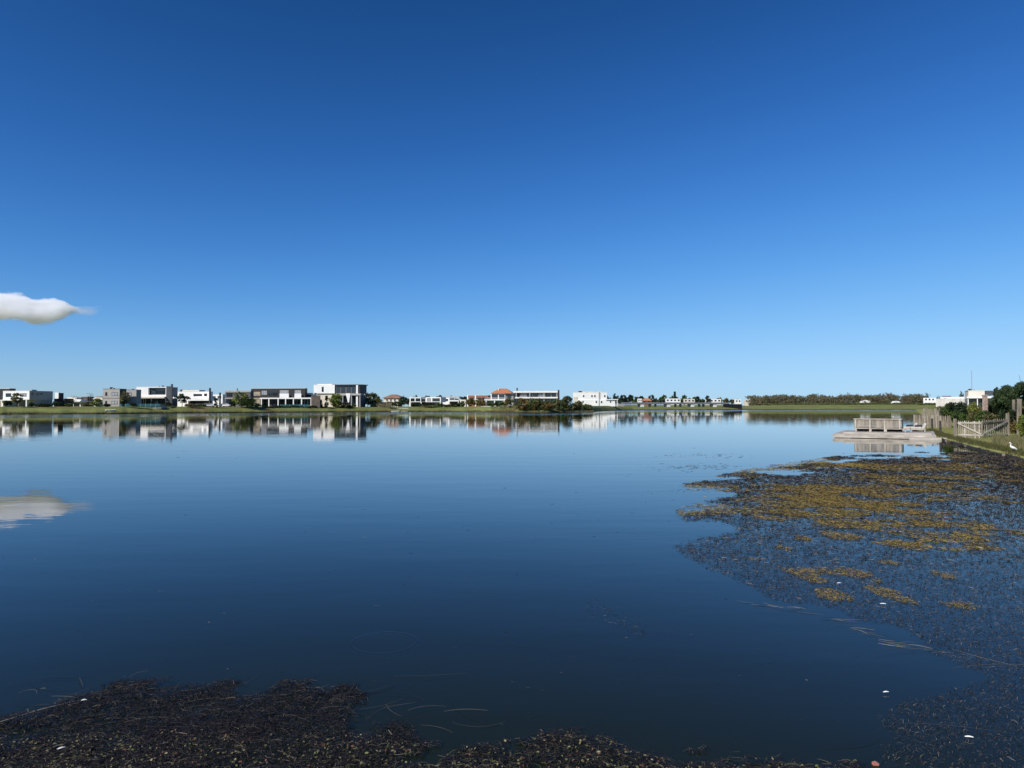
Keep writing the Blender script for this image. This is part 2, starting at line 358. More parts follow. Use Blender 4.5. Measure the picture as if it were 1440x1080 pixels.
# ------------------------------------------------------------------ houses
def SD(px): return float(np.interp(px, [p for p, d in shore_px], [d for p, d in shore_px]))
class House:
    def __init__(s, label, px, D, th=15, name='lakeside_house', cat='house', group=None, zf=far_z):
        D = max(D, SD(px)+24) if zf is far_z else D; s.t = math.radians(th); s.c, s.n = math.cos(s.t), math.sin(s.t); p = at(px, 572, D); s.P = p; s.z0 = float(np.ravel(zf(p.x, p.y))[0])
        s.root = empty(name, (p.x, p.y, s.z0), -s.t); tag(s.root, label, cat, group)
    def k(s, px): r = ray(px, 565); return r[0]/r[1]
    def fu(s, px, v=0): k = s.k(px); return (k*(s.P.y+v*s.c)-s.P.x-v*s.n)/(s.c+k*s.n)
    def sv(s, px, u=0): k = s.k(px); return (k*(s.P.y-u*s.n)-s.P.x-u*s.c)/(s.n-k*s.c)
    def zz(s, py, u=0, v=0):
        if py is None: return -.5
        d = ray(720, py); return EYE+d[2]*(s.P.y-u*s.n+v*s.c)/d[1]-s.z0
    def box(s, name, u0, u1, v0, v1, z0, z1, m, parent=None): return MB().box(u0, u1, v0, v1, z0, z1).build(name, m, parent or s.root)
    def fb(s, name, l, r, t, b, m, v=0, d=.3, parent=None):
        u0, u1 = s.fu(l, v), s.fu(r, v); um = (u0+u1)/2
        return s.box(name, u0, u1, v, v+d, s.zz(b, um, v), s.zz(t, um, v), m, parent)
    def sb(s, name, l, r, t, b, m, u=0, d=.1, parent=None):
        v0, v1 = s.sv(l, u), s.sv(r, u); vm = (v0+v1)/2
        return s.box(name, u, u+d, v0, v1, s.zz(b, u, vm), s.zz(t, u, vm), m, parent)
    def win(s, l, r, t, b, v=0, n=1, u=None, fm=None, gm=None, name='window', fw=None):
        fm = fm or FRAME; gm = gm or GLASS
        if u is None:
            a0, a1 = s.fu(l, v), s.fu(r, v); m_ = (a0+a1)/2; z0, z1 = s.zz(b, m_, v), s.zz(t, m_, v)
            f = lambda B, p, q, zz0, zz1, o0, o1: B.box(p, q, v-o1, v-o0, zz0, zz1)
        else:
            a0, a1 = s.sv(l, u), s.sv(r, u); m_ = (a0+a1)/2; z0, z1 = s.zz(b, u, m_), s.zz(t, u, m_)
            f = lambda B, p, q, zz0, zz1, o0, o1: B.box(u+o0, u+o1, p, q, zz0, zz1)
        if a0 > a1: a0, a1 = a1, a0
        fw = fw or min(.09, (a1-a0)*.12); B = MB()
        f(B, a0, a1, z1-fw, z1, -.02, .09); f(B, a0, a1, z0, z0+fw, -.02, .11)
        for i in range(n+1):
            x = a0+(a1-a0)*i/n; q0 = min(max(x-fw/2, a0), a1-fw); f(B, q0, q0+fw, z0+fw, z1-fw, -.02, .085)
        wdw = B.build(name, fm, s.root)
        for i in range(n):
            x0, x1 = a0+(a1-a0)*i/n, a0+(a1-a0)*(i+1)/n; B = MB(); f(B, x0+fw*.5, x1-fw*.5, z0+fw*.8, z1-fw*.8, -.01, .03); B.build('pane', gm, wdw)
        return wdw
    def main(s, l, c, r, t, b, m, name='wall', v=0, par=.35, pm=None, dmin=2.5):
        """box whose front runs l..c and whose right side reaches r, with a coping round its flat roof"""
        u0, u1 = s.fu(l, v), s.fu(c, v); v1 = max(s.sv(r, u1), v+dmin) if r is not None else v+8
        z0, z1 = s.zz(b, u1, v), s.zz(t, u1, v); o = s.box(name, u0, u1, v, v1, z0, z1-.12, m)
        if pm is not None or par:
            s.box('coping', u0-.06, u1+.06, v-.06, v1+.06, z1-.12, z1, pm or m)
        s.U0, s.U1, s.V1, s.Z0, s.Z1 = u0, u1, v1, z0, z1
        return o
    def vent(s, px, top, base, m=None, v=4, wpx=2): return s.fb('roof_vent', px-wpx/2, px+wpx/2, top, base, m or CONC, v, .8)

# 1 dark brown house at the edge of the picture
h = House('dark brown two-storey house rising behind the big white house with carport', 14, 268)
h.main(-45, 13, 15, 546, None, DARK, pm=WHITE); h.win(-8, -2, 550, 556, n=2); h.win(3, 8, 550, 556, n=2); h.win(-30, -20, 550, 556, n=3)
# 2 white house with carport
h = House('white two-storey house with grey shaded side, carport and thin tree in front', 41, 250)
v50 = h.sv(50, 0)
h.main(4, 41, 74, 549.4, 562, WHITE); V1 = h.V1; U0 = h.U0
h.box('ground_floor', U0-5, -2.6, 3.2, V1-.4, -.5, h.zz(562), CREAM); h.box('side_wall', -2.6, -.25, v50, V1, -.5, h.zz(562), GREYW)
h.box('balcony_slab', U0-4.5, U0+8, -.9, 3.3, h.zz(562.2)-.25, h.zz(562.2)-.01, WHITE)
h.fb('column', 36.2, 37.6, 562, None, WHITE, .15, .35); h.fb('column', 3, 4.2, 562, None, WHITE, .15, .35); h.box('carport_wall', -6, -5.7, .6, 3.1, -.5, h.zz(562.2), GREYW)
h.win(8, 15.5, 553, 558, n=4); h.win(28, 37, 553, 557.5, n=2, gm=CURT); h.win(6, 14, 564, 571.5, v=3.2, n=3); h.win(18, 28, 564, 571.5, v=3.2, n=3)
h.sb('side_shade_sheet', 41.2, 73.8, 550.2, 562, mat('shaded_wall_grey', (.44,.40,.36), .85, .08, .5), .01, .05); h.win(44.5, 46.5, 552, 555.5, u=.06); h.win(51.5, 53.5, 552.5, 556, u=.06); h.win(56, 59, 553, 555, u=.06)  # warm grey sheet over the white side wall, its shade painted as colour
h.box('roof_tank', -1.5, 0-.1, 1, 3, h.Z1, h.Z1+.4, GREYW)
# 3 white stub wall and garage behind
h = House('tall white garden wall with dark edge behind a low black garage', 82, 276)
h.fb('wall', 77, 82, 552, None, WHITE, 0, .4); h.fb('dark_return', 82.02, 83, 552.5, None, DARK, 0, 2); h.fb('garage', 76, 90.5, 560.5, None, DARK, -4, 4)
h.win(84, 89, 563, 570.5, v=-4, n=2, fm=BLACK)
# 4 white bungalow
h = House('low white bungalow with stacked flat roofs behind a bare tree', 113, 284)
h.main(91, 113.5, 116, 561.5, None, WHITE); h.box('roof_slab', h.U0-1, h.U1+.8, -1.2, 5, h.zz(565), h.zz(563.8), WHITE)
h.win(93, 99, 567, 571.5, n=2); h.win(104, 112, 567, 571.5, n=3); h.fb('upper_block', 94, 108, 558.8, 561.6, CREAM, 3, 4)
# 5 brown box house
h = House('brownish grey box house with cream annexe behind the yellowish bush', 123, 290)
h.main(114.5, 123, 132, 557.6, None, BROWN, pm=GREYW); h.win(116, 121, 562, 567, n=2)
h.fb('annexe', 123.3, 135, 560, None, CREAM, 2, 5); h.fb('annexe', 134.6, 144, 557.8, None, CREAM, 4, 5); h.fb('annexe_roof', 134, 145, 557, 557.8, GREYW, 3.6, 6); h.win(126, 131, 563, 567, v=2, n=2)
# 6 grey two-storey house
h = House('grey rendered two-storey house with four windows and dark string course', 168, 264)
h.main(144.5, 168, 177.5, 546.6, None, GREYW, pm=FRAME); h.fb('string_course', 144.3, 168.3, 559.6, 560.3, MIDG, -.08, .1)
h.sb('dark_side_cladding', 168.1, 177.4, 547.6, None, BROWN, .02, .05)
for t_, b_ in ((551.5,556.5),(563.8,568.5)): h.win(148, 150.6, t_, b_); h.win(157, 165.5, t_, b_, n=2, gm=CURT)
h.vent(155, 544.4, 546.7, FRAME); h.vent(158, 545.4, 546.7)
h2 = House('grey flat-roofed wing set back between the grey house and the white lake house', 191, 275)
h2.main(176, 191.5, 193, 547.8, None, GREYW, pm=FRAME); h2.win(180, 185, 552, 556.5, n=2, gm=CURT)
h2.vent(185, 546.6, 548)
# 7 white modern house with big window
h = House('white modern house with long upper window, glazed ground floor and dark chimney', 234, 268, 6)
h.main(191.5, 208.4, None, 543.9, 557.8, WHITE)
z0, z1 = h.zz(557.8), h.zz(543.9); u0, u1 = h.fu(208.4), h.fu(234)
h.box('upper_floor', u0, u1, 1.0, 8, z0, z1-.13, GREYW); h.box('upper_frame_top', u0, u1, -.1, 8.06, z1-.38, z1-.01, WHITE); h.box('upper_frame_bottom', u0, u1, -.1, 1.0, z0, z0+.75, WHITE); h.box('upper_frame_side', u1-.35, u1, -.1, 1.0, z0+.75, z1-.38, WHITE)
h.win(209, 232.4, 545.6, 554.5, v=1.0, n=5)
h.box('canopy', h.fu(181, -1.5), u1, -1.5, 1.0, h.zz(560), h.zz(557.9), CREAM)
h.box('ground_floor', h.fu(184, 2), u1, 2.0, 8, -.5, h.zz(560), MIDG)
for i in range(7): h.win(184.5+7.0*i, 191+7.0*i, 560.6, 571.2, v=2, n=2, fm=(WFRAME if i < 3 else FRAME), name='glazed_door')
for px in (182.5, 190, 213, 233): h.fb('column', px-.6, px+.6, 560, None, WFRAME if px < 200 else FRAME, -1.3, .25)
h.box('side_wall', u1+.01, h.fu(240.5, 0), -.3, 1.2, -.5, h.zz(543.2), SLATE); h.fb('chimney', 240, 242, 540, None, FRAME, -.6, .5)
h.vent(222, 542.6, 544); h.vent(228, 542.2, 544, FRAME)
PD = SD(226)+4.5; p = at(197, 576, PD)
pl = tag(empty('pool_screen', (p.x, p.y, float(far_z(p.x, p.y)))), 'long teal glass pool screen in front of the white lake house', 'pool screen')
for i in range(8):
    a, b = (at(169+7.1*(i+d), 576, PD).x-p.x for d in (0.03, .97)); MB().box(a, b, -.03, .03, .15, 1.15).build('glass_panel', TEAL, pl)
    MB().box(a-.06, a+.02, -.05, .05, -.4, 1.2).build('post', CONC, pl)
a, b = at(168.5, 576, PD).x-p.x, at(226, 576, PD).x-p.x
MB().box(a, b, .4, 4, -.6, .55).build('pool_wall', CONC, pl); MB().box(a+.2, b-.2, .7, 3.7, .56, .60).build('pool_water', TEAL, pl)
# 8 white house behind
h = House('white house with small windows and wide terrace roof behind the palm tree', 294, 312)
h.main(242, 294, 297, 550.5, None, WHITE); h.win(252, 258, 553.5, 556.5, n=2); h.win(272, 284, 554, 557, n=4); h.win(287, 291, 553.5, 557); h.fb('terrace_roof', 263.5, 294.5, 560, 563.4, WHITE, -6, 6)
h.fb('terrace_wall', 264.5, 288, 563.5, None, BROWN, -4.5, 4.4); h.win(266, 275, 565, 571, v=-4.5, n=3); h.fb('upper_block', 256, 280, 548.6, 550.6, CREAM, 3, 4); h.vent(254, 547.8, 550.5, FRAME); h.vent(263, 548, 550.5)
h.fb('chimney', 293.6, 295.4, 545.6, None, BLACK, -6.6, .5)
h = House('distant white house between the two black chimney stacks', 316, 335)
h.main(296, 313, 318, 554.5, None, WHITE); h.win(299, 303, 557, 560, n=2); h.win(306, 311, 557, 560, n=2); h.fb('chimney', 308, 309.6, 552, None, BLACK, -8, .5)
# 9 grey green house
h = House('grey-green flat-roofed house half hidden by a large yellowish tree', 352, 316)
h.main(316.5, 352, 356, 549.2, None, MIDG, pm=GREYW); h.fb('fascia', 316, 352.5, 549.6, 551.8, GREYW, -.5, .4); h.win(318.5, 327, 553, 558, n=3); h.win(318, 327, 562, 570, n=3); h.fb('first_floor_slab', 316, 352.5, 559.5, 561, GREYW, -.5, .5); h.fb('flue', 332.8, 333.6, 546, 549.4, FRAME, 3, .3)
# 10 dark modern house with pergola
h = House('dark modern house with white balconies over a white pergola and pool', 429, 305, 8)
h.main(353, 429, 431, 545.8, 559.4, DARK, pm=WHITE); h.fb('stone_band', 355, 366, 551, 556.5, STONE, -.08, .1); h.win(367.5, 375.5, 549, 555.5, n=3, gm=CURT); h.win(377, 390, 549.5, 556.5, n=4)
for l, r in ((393,406),(414,423.5)):
    h.fb('balcony_front', l, r, 553.5, 558.4, WHITE, -1.1, .12); h.fb('balcony_slab', l, r, 558.4, 559.3, WHITE, -1.1, 1.1); h.win(l+.6, r-.6, 549, 555, n=3, fm=WFRAME, gm=CURT)
h.box('ground_floor', h.U0+.5, h.U1+2, 2.6, 9, -.5, h.zz(559.4), BROWN); h.fb('stone_wall', 355, 366, 559.6, None, STONE, -.6, .5)
for i in range(6): h.win(371+10.6*i, 380+10.6*i, 561.5, 571, v=2.6, n=2, name='glazed_door', fm=WFRAME if i > 3 else FRAME)
h.fb('pergola_beam', 365.5, 438.5, 559.2, 560.9, WHITE, -3.2, .3); h.fb('pergola_beam', 365.5, 438.5, 559.4, 560.7, WHITE, -.3, .25)
for px in (367.5, 378, 391, 401.5, 412.5, 424, 437.4): h.fb('pergola_column', px-.65, px+.65, 560.9, None, WHITE, -3.15, .25); h.box('pergola_rafter', h.fu(px, -3)-.08, h.fu(px, -3)+.08, -2.9, -.3, h.zz(560.6), h.zz(559.5), WHITE)
PD = SD(434)+5; p = at(414, 573, PD); pl = tag(empty('pool_screen', (p.x, p.y, float(far_z(p.x, p.y)))), 'short teal glass pool screen before the pergola of the dark house', 'pool screen')
for i in range(6):
    a, b = (at(394+6.7*(i+d), 573, PD).x-p.x for d in (.04, .96)); MB().box(a, b, -.03, .03, .1, 1.1).build('glass_panel', TEAL, pl); MB().box(a-.07, a+.01, -.05, .05, -.4, 1.15).build('post', CONC, pl)
# 11 small white + brown wall, white villa
h = House('small flat white house and brown garden wall between the pergola house and white villa', 441, 335)
h.main(428, 441.5, 444, 552.5, None, WHITE); h.win(431, 438, 555, 558, n=2); h.fb('garden_wall', 437.5, 450, 556, None, BROWN, -12, .4)
h = House('bright white two-storey villa with dark glazed wing and white fin', 470, 352, 12)
h.main(441, 470.5, None, 540.8, 553.2, WHITE); h.box('roof_block', h.U0+1.5, h.U1-2, 1, 6, h.Z1, h.Z1+.35, WHITE); h.win(452.3, 455, 543.8, 551); h.fb('ground_floor', 446, 468, 553.2, None, CREAM, .8, 6)
h.fb('dark_wing', 470.6, 507.5, 541.4, 553.5, MIDG, .6, 7); h.fb('wing_roof', 470.6, 508.5, 540.6, 541.8, FRAME, -.4, 8)
for l, r in ((473,478),(479.5,485.5),(487.5,493),(494.5,500)): h.win(l, r, 543, 552.5, v=.6, n=1)
h.fb('balcony_slab', 470, 507, 553.4, 556, CONC, -1.6, 3); h.fb('fin', 500.6, 503.2, 541.5, None, WHITE, -.9, .4)
B = MB(); q = [h.fu(x, -1.8) for x in (486, 492.5, 490.6, 489.2)]; zz_ = [h.zz(553.2, 0, -1.8), h.zz(566, 0, -1.8)]
B.prism([(q[0], zz_[0]), (q[1], zz_[0]), (q[2], zz_[1]), (q[3], zz_[1])], -1.75, -1.3); B.build('tapered_column', WHITE, h.root)
h.fb('ground_wing', 471, 507, 556, None, MIDG, 2, 6)
for l in (481.5, 488, 494.5, 501): h.win(l, l+5.5, 557, 570, v=2, n=1, name='glazed_door')
for px in (482, 494, 506): h.fb('column', px-.5, px+.5, 556, None, CONC, -1.4, .3)
B = MB(); B.prism([(h.fu(503.2,0), -.5), (h.fu(508.5,0), -.5), (h.fu(506.5,0), h.zz(543)), (h.fu(503.2,0), h.zz(546))], -.5, -.2); B.build('slanted_wall', DARK, h.root)
# 12 hip roofed house
def hip(h, l, r, eave, ridge, v0, v1, m, rl=.35, over=.6, name='roof'):
    u0, u1 = h.fu(l, v0), h.fu(r, v0); ze, zr = h.zz(eave, 0, v0), h.zz(ridge, 0, (v0+v1)/2); um = (u1-u0)*rl; vm = (v0+v1)/2; B = MB()
    a = [(u0-over,v0-over,ze),(u1+over,v0-over,ze),(u1+over,v1+over,ze),(u0-over,v1+over,ze)]; b = [(u0+um,vm,zr),(u1-um,vm,zr)]
    lo = [(x, y, z-.18) for x, y, z in a]; B.v += a+b+lo
    B.f += [(0,1,5,4),(1,2,5),(2,3,4,5),(3,0,4),(6,7,1,0),(7,8,2,1),(8,9,3,2),(9,6,0,3),(9,8,7,6)]
    return B.build(name, m, h.root)
h = House('cream house with brown hipped tile roof behind a dark hedge', 560, 440)
h.main(540, 560, 566, 559.6, None, CREAM, par=0); hip(h, 539, 563, 559.6, 554.6, -.3, h.V1, TILE2)
for l in (543, 548.5, 554): h.win(l, l+2.6, 561, 564.5, fm=WFRAME)
# 13 low white modern
h = House('long white modern house with floating upper floor beside the small landing', 620, 392)
h.main(576, 592, None, 558.6, 565.4, WHITE); h.fb('link_block', 592, 598.5, 560, 565.2, GREYW, .6, 6); h.fb('upper_block', 598.5, 620, 558.4, 565.4, WHITE, -.5, 8)
h.win(577.5, 583, 560, 564.4, n=2); h.win(584.5, 591, 560, 564.4, n=2); h.win(592.8, 598, 561, 564.5, v=.6, n=2); h.win(600.5, 606, 560, 564.4, v=-.5, n=2, gm=CURT); h.win(608, 618.5, 560, 564.4, v=-.5, n=3)
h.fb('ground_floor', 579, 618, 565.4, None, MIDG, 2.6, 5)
for i in range(4): h.win(582+9*i, 589+9*i, 566, 571.5, v=2.6, n=2, name='glazed_door')
h.fb('side_wall', 575.6, 577.4, 565.4, None, WHITE, .1, 6); h.fb('column', 591.6, 592.8, 565.4, None, WHITE, .1, .4); h.fb('column', 618.4, 620, 565.4, None, WHITE, -.3, .5)
h = House('low white house with long thin roof slab and dark trees behind', 655, 425)
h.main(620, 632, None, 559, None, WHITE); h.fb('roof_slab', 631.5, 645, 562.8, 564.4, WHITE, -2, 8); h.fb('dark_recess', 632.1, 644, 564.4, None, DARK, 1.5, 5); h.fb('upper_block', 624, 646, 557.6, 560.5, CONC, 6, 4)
h.win(622, 630, 561, 564, n=3); h.fb('cream_block', 647, 655, 562, None, CREAM, -1, 5); h.win(648.5, 653, 564, 566.5, v=-1, n=2); h.fb('column', 644, 645, 564.4, None, WHITE, -1.8, .4)
# 15 brick house
h = House('red brick house with white corner posts behind autumn shrubs', 686, 386)
h.main(657, 686, 690, 555.6, None, BRICK, pm=WHITE); h.win(661, 666, 559, 564, n=2); h.win(671, 676, 559, 565, n=2); h.win(679, 685, 558.5, 564, n=2)
for px in (657.6, 668.5): h.fb('corner_post', px-.8, px+.8, 555.8, None, WHITE, -.12, .1)
h.fb('cream_wall', 666, 672, 561.5, 566.5, CREAM, -.6, .4)
# 16 terracotta hip roof house
h = House('white lakeside house with orange terracotta hipped roof and balconies', 710, 372, 8)
h.main(690, 710.5, 722, 553, 562, WHITE, par=0); V1 = h.V1; hip(h, 692, 719, 552.9, 546.4, -.2, 8, TILE, .3)
h.win(691.5, 700, 554.8, 561, n=3); h.win(701.5, 709.5, 554.8, 561, n=3); h.fb('stair_block', 710.6, 722, 552.5, None, GREYW, .6, 6); h.win(713, 719, 554.5, 560, v=.6, n=2)
h.fb('balcony_slab', 681, 711, 561.4, 563, WHITE, -2.2, 3); h.fb('ground_floor', 684.5, 710, 563, None, WHITE, .5, 6); h.win(686, 694, 564, 570, v=.5, n=3); h.win(697, 706, 564, 570, v=.5, n=3)
for px in (683.5, 695.5, 709): h.fb('column', px-.6, px+.6, 563, None, WHITE, -2, .35)
h.fb('balcony_rail', 681.5, 710.5, 559.4, 560, WFRAME, -2.1, .08); h.fb('chimney', 700.4, 702, 546, 551, CREAM, 2, .6); h.fb('terrace_wall', 676, 704, 571.2, None, WHITE, -6, .5)
# 17 long white house
h = House('long white house with flat roof, deep balcony and dark end chimney', 785, 390, 10)
h.main(722, 785, 786, 549.6, 552, WHITE); h.box('upper_floor', h.U0+.6, h.U1-.3, 1.8, 9, h.zz(558.4), h.zz(552), GREYW)
for i in range(7): h.win(723.5+8.7*i, 731+8.7*i, 552.8, 558, v=1.8, n=2, gm=GLASS if i not in (1,4) else CURT)
h.fb('floor_slab', 721, 785, 558.4, 560.2, WHITE, -.6, 8); h.fb('ground_floor', 724, 783, 560.2, None, GREYW, 2, 6)
for i in range(5): h.win(741+8.5*i, 748+8.5*i, 561, 568, v=2, n=2)
for px in (726, 745, 765, 783): h.fb('column', px-.6, px+.6, 552, None, CONC, .2, .4)
h.fb('chimney', 784.3, 786.6, 548.4, None, DARK, -.8, .6); h.fb('chimney', 726.3, 727.9, 545.4, 549.7, DARK, 3, .6)
# 18 bright white house with tiny windows
h = House('bright white two-storey house with tiny square windows on the open grass', 853, 528, 4)
h.main(806, 853.5, 856, 551.6, 562.2, WHITE); h.fb('ground_floor', 812, 865, 562.2, None, WHITE, -.6, 9); h.fb('porch_roof', 852, 869.5, 561.2, 562.4, WHITE, -1.5, 9); h.fb('porch_column', 867.4, 868.4, 562.4, None, WHITE, -1.2, .5)
h.fb('roof_block', 820, 845, 550.6, 551.8, CREAM, 3, 4); h.fb('sloped_garden_wall', 806.5, 812, 558, None, CREAM, -.3, .4)
for l, t_ in ((819.8,555.6),(831.5,555.6),(835.6,555.6),(849.5,555.6)): h.win(l, l+1.9, t_, t_+2.8)
for l, t_, w_ in ((819,563.6,1.8),(837.6,563.8,2),(844.8,564,2.2),(857.8,563.6,1.6)): h.win(l, l+w_, t_, t_+2.8, v=-.6)
h.fb('downpipe', 842.2, 842.9, 551, None, FRAME, -.8, .15); h.vent(816, 549.8, 551.8, FRAME, wpx=5); h.vent(838, 550.4, 551.8, FRAME, wpx=3)
# far houses beyond the bridge
for l, r, t_, D, m_, lab, roof in ((897,903,560.6,800,WHITE,'tiny white house beyond the bridge beside the orange one',0),(903.5,916,563.4,800,BRICK,'orange brick house with hipped roof beyond the bridge',1),(936.5,957,560.4,840,WHITE,'long white house with dark openings beyond the bridge under the tall tree',0),
        (962,977,561,850,CREAM,'cream house behind shrubs beyond the bridge',0),(993,1014,561,860,WHITE,'broad white house beyond the end of the bridge',0),(1034,1042,561.5,900,WHITE,'small white house next to the far woodland',0),(1048,1056,561.5,930,CREAM,'cream house at the very edge of the far woodland',0)):
    h = House(lab, r, D, 5); h.main(l, r, r+.6, t_, None, m_, dmin=6)
    k = max(2, int((r-l)/5))
    for i in range(k): x = l+(r-l)*(i+.25)/k; h.win(x, x+(r-l)/k*.5, t_+1.4, t_+3.6, n=1)
    if roof: hip(h, l, r, t_, 560, -.3, 7, TILE, .25)
# ------------------------------------------------------------------ bridge
def bridge():
    a = at(884, 572, 668); b = at(1012, 572, 690); L = (b-a).length; rz = math.atan2(b.y-a.y, b.x-a.x); root = empty('road_bridge', (a.x, a.y, float(far_z(a.x, a.y))), rz)
    tag(root, 'low grey road bridge with pale piers crossing the end of the lake', 'bridge'); z0 = root.location.z
    zt, zb = at(950, 566.4, 680).z-z0, at(950, 568.6, 680).z-z0
    MB().box(-6, L+8, -4, 4, zb, zt-.5).build('deck', MIDG, root); g = mat('bridge_parapet', (.20,.205,.23), .8, .1)
    MB().box(-6, L+8, -4.3, -4.02, zb+.3, zt+.35).build('parapet', g, root); MB().box(-6, L+8, 4.02, 4.3, zb+.3, zt+.35).build('parapet', g, root)
    for px in (900.5, 937, 970.5, 1002.5):
        x = (px-884)/128*L; B = MB(); B.prism([(x-1.3,-3),(x+1.3,-3),(x+1.7,zb-.6),(x+2.1,zb),(x-2.1,zb),(x-1.7,zb-.6)], -3.9, 3.4); B.build('pier', WHITE, root)
    for px in (914, 922, 950, 957, 984, 990): x = (px-884)/128*L; MB().box(x-.7, x+.7, 1, 3, -3, zb).build('column', CONC, root)
    MB().box(L+2, L+22, -3.5, -3.2, -2, zt-1.2).build('abutment_fence', DARK, root); MB().box(-24, -6, -3, 3, -3, zt-1.0).build('abutment', CONC, root)
bridge()

# ------------------------------------------------------------------ trees and shrubs on the far side
T = far_tree
T('garden_tree', 'thin olive-brown tree before the white house with carport', 25, 553, 242, 19, OLIVE, n=420, tf=.3, spread=.26)
T('shrub', 'dark shrub at the foot of the white carport house', 11, 563, 243, 11, DGREEN, n=260, tf=.02, trunk=False, cat='shrub')
T('shrub', 'low dark hedge along the grey side of the carport house', 62, 567.5, 241, 26, DGREEN, n=420, tf=.02, trunk=False, cat='shrub', depth=2)
T('bare_tree', 'sparse bare tree before the low white bungalow', 104, 555, 262, 14, BARE, n=110, tf=.3, leaf=.12, clumps=30)
T('bare_tree', 'sparse bare tree rising over the brownish box house', 126, 551, 285, 11, BARE, n=90, tf=.45, leaf=.12)
T('shrub', 'bright yellowish green bush beside the grey two-storey house', 136, 560.5, 258, 16, YGREEN, n=420, tf=.03, trunk=False, cat='shrub')
T('shrub', 'low brown bush in front of the brownish box house', 120, 566, 262, 13, OLIVE, n=260, tf=.03, trunk=False, cat='shrub')
T('garden_tree', 'dark climbing tree against the side of the grey house', 175, 550.5, 258, 15, DGREEN+OLIVE, n=360, tf=.1)
T('palm_like_tree', 'dark spreading tree beside the white terrace roof', 256, 554, 285, 20, DGREEN, n=420, tf=.3)
T('shrub', 'grey-green rock garden shrub at the end of the teal pool screen', 231, 568.5, 256, 14, BLUEG, n=260, tf=.02, trunk=False, cat='shrub')
T('shrub', 'small tan shrub on the grass beyond the teal pool screen', 243, 571.5, 262, 7, BARE, n=120, tf=.02, trunk=False, cat='shrub')
T('shrub', 'dark pointed shrub between the parked white cars', 303, 559.5, 296, 9, DGREEN, n=240, tf=.03, shape='cone', cat='shrub')
T('garden_tree', 'large yellowish green tree hiding the grey-green house', 339, 549.5, 298, 24, YGREEN+GREEN, n=800, tf=.12, clumps=40)
T('shrub', 'rounded yellow-green bush left of the stone wall', 350, 559.5, 294, 26, YGREEN, n=600, tf=.02, trunk=False, cat='shrub', clumps=34)
T('shrub', 'low tan-green bush sloping down to the pergola lawn', 362, 567, 291, 12, OLIVE+YGREEN, n=260, tf=.02, trunk=False, cat='shrub')
for i, px in enumerate((372, 380, 388, 396, 405, 414, 423, 432, 440)):
    T('hedge_shrub', 'dark low hedge shrub in the row along the pergola pool', px, 571+.5*math.sin(i*2.1), 294+.8*i, 9.5, DGREEN, n=150, tf=.02, trunk=False, cat='shrub', group='hedge row along the pergola pool')
for px, top, w_, c_, lb in ((80,564,14,DGREEN,'black-green shrub before the low black garage'),(97,567.5,12,GREEN,'small green shrub by the bungalow window'),(44,566,9,DGREEN,'dark shrub inside the carport corner'),(150,568,10,BLUEG,'grey shrub at the foot of the grey two-storey house'),(188,566.5,10,DGREEN,'dark shrub at the end of the white canopy'),(236,565,9,DGREEN,'dark shrub under the dark chimney wall'),(268,568,16,OLIVE,'brownish shrub before the brown terrace wall'),(284,568.5,12,GREEN,'green shrub near the first white car'),(329,562,12,DGREEN,'dark shrub left of the large yellowish tree'),(446,566,12,DGREEN+OLIVE,'mixed dark shrub along the brown garden wall'),(500,567,12,GREEN,'green shrub before the glazed doors of the villa'),(524,563,14,DGREEN,'dark shrub on the lawn beyond the villa'),(536,566,12,OLIVE,'olive shrub above the pale reeds'),(596,568,14,DGREEN,'dark shrub under the white link block'),(618,567,12,GREEN,'green shrub by the last white column'),(640,566.5,14,DGREEN,'dark shrub beneath the thin roof slab'),(690,566,12,GREEN,'green shrub by the white balcony columns')):
    T('garden_shrub', lb, px, top, SD(px)+15, w_, c_, n=320, tf=.02, trunk=False, cat='shrub')
T('conifer', 'dark pointed conifer before the white villa', 459, 556.5, 338, 9, DGREEN, n=300, shape='cone', tf=.05)
T('conifer', 'squat dark conifer at the brown garden wall', 451, 562, 336, 10, DGREEN, n=260, shape='cone', tf=.05)
T('garden_tree', 'yellow-green leafy tree in front of the white villa', 472, 552.5, 340, 20, YGREEN, n=650, tf=.12, clumps=34)
T('shrub', 'dark mixed shrub under the yellow-green villa tree', 480, 566, 337, 24, DGREEN+OLIVE, n=420, tf=.02, trunk=False, cat='shrub')
T('shrub', 'small grey shrub on the lawn below the glazed wing', 492, 570.5, 345, 9, BLUEG, n=160, tf=.02, trunk=False, cat='shrub')
for px, top, D, w_, c_, lb in ((512,548.5,392,14,DGREEN,'dark tree right behind the glazed wing of the villa'),(521,551,402,16,BLUEG+AUTUMN,'tall dark tree with brownish tips behind the villa'),(529,553,412,12,DGREEN,'round dark tree between villa and hip-roofed house'),(517,558.5,372,20,GREEN,'mid-green bushy tree on the lawn edge by the villa'),(532,560,385,14,AUTUMN,'brownish tree left of the hip-roofed house'),
        (568,556.5,425,13,DGREEN,'dark tree right of the hip-roofed house'),(574,559.5,420,9,BLUEG,'narrow dark tree before the floating white house'),(584,555.8,450,9,DGREEN,'small tree top showing over the floating white house'),(600,556.5,455,14,BLUEG,'wide tree top behind the floating white house'),(617,554.8,450,9,DGREEN,'pointed dark tree behind the floating white house'),(636,556.4,455,16,BLUEG,'broad dark tree behind the thin roof slab'),(652,556.6,450,14,DGREEN,'dark tree between thin roof slab and brick house')):
    T('backdrop_tree', lb, px, top, D, w_, c_, n=320, tf=.15)
T('hedge', 'long dark hedge under the cream hip-roofed house', 552, 565, 412, 40, DGREEN, n=600, tf=.02, trunk=False, cat='hedge', depth=3, clumps=40)
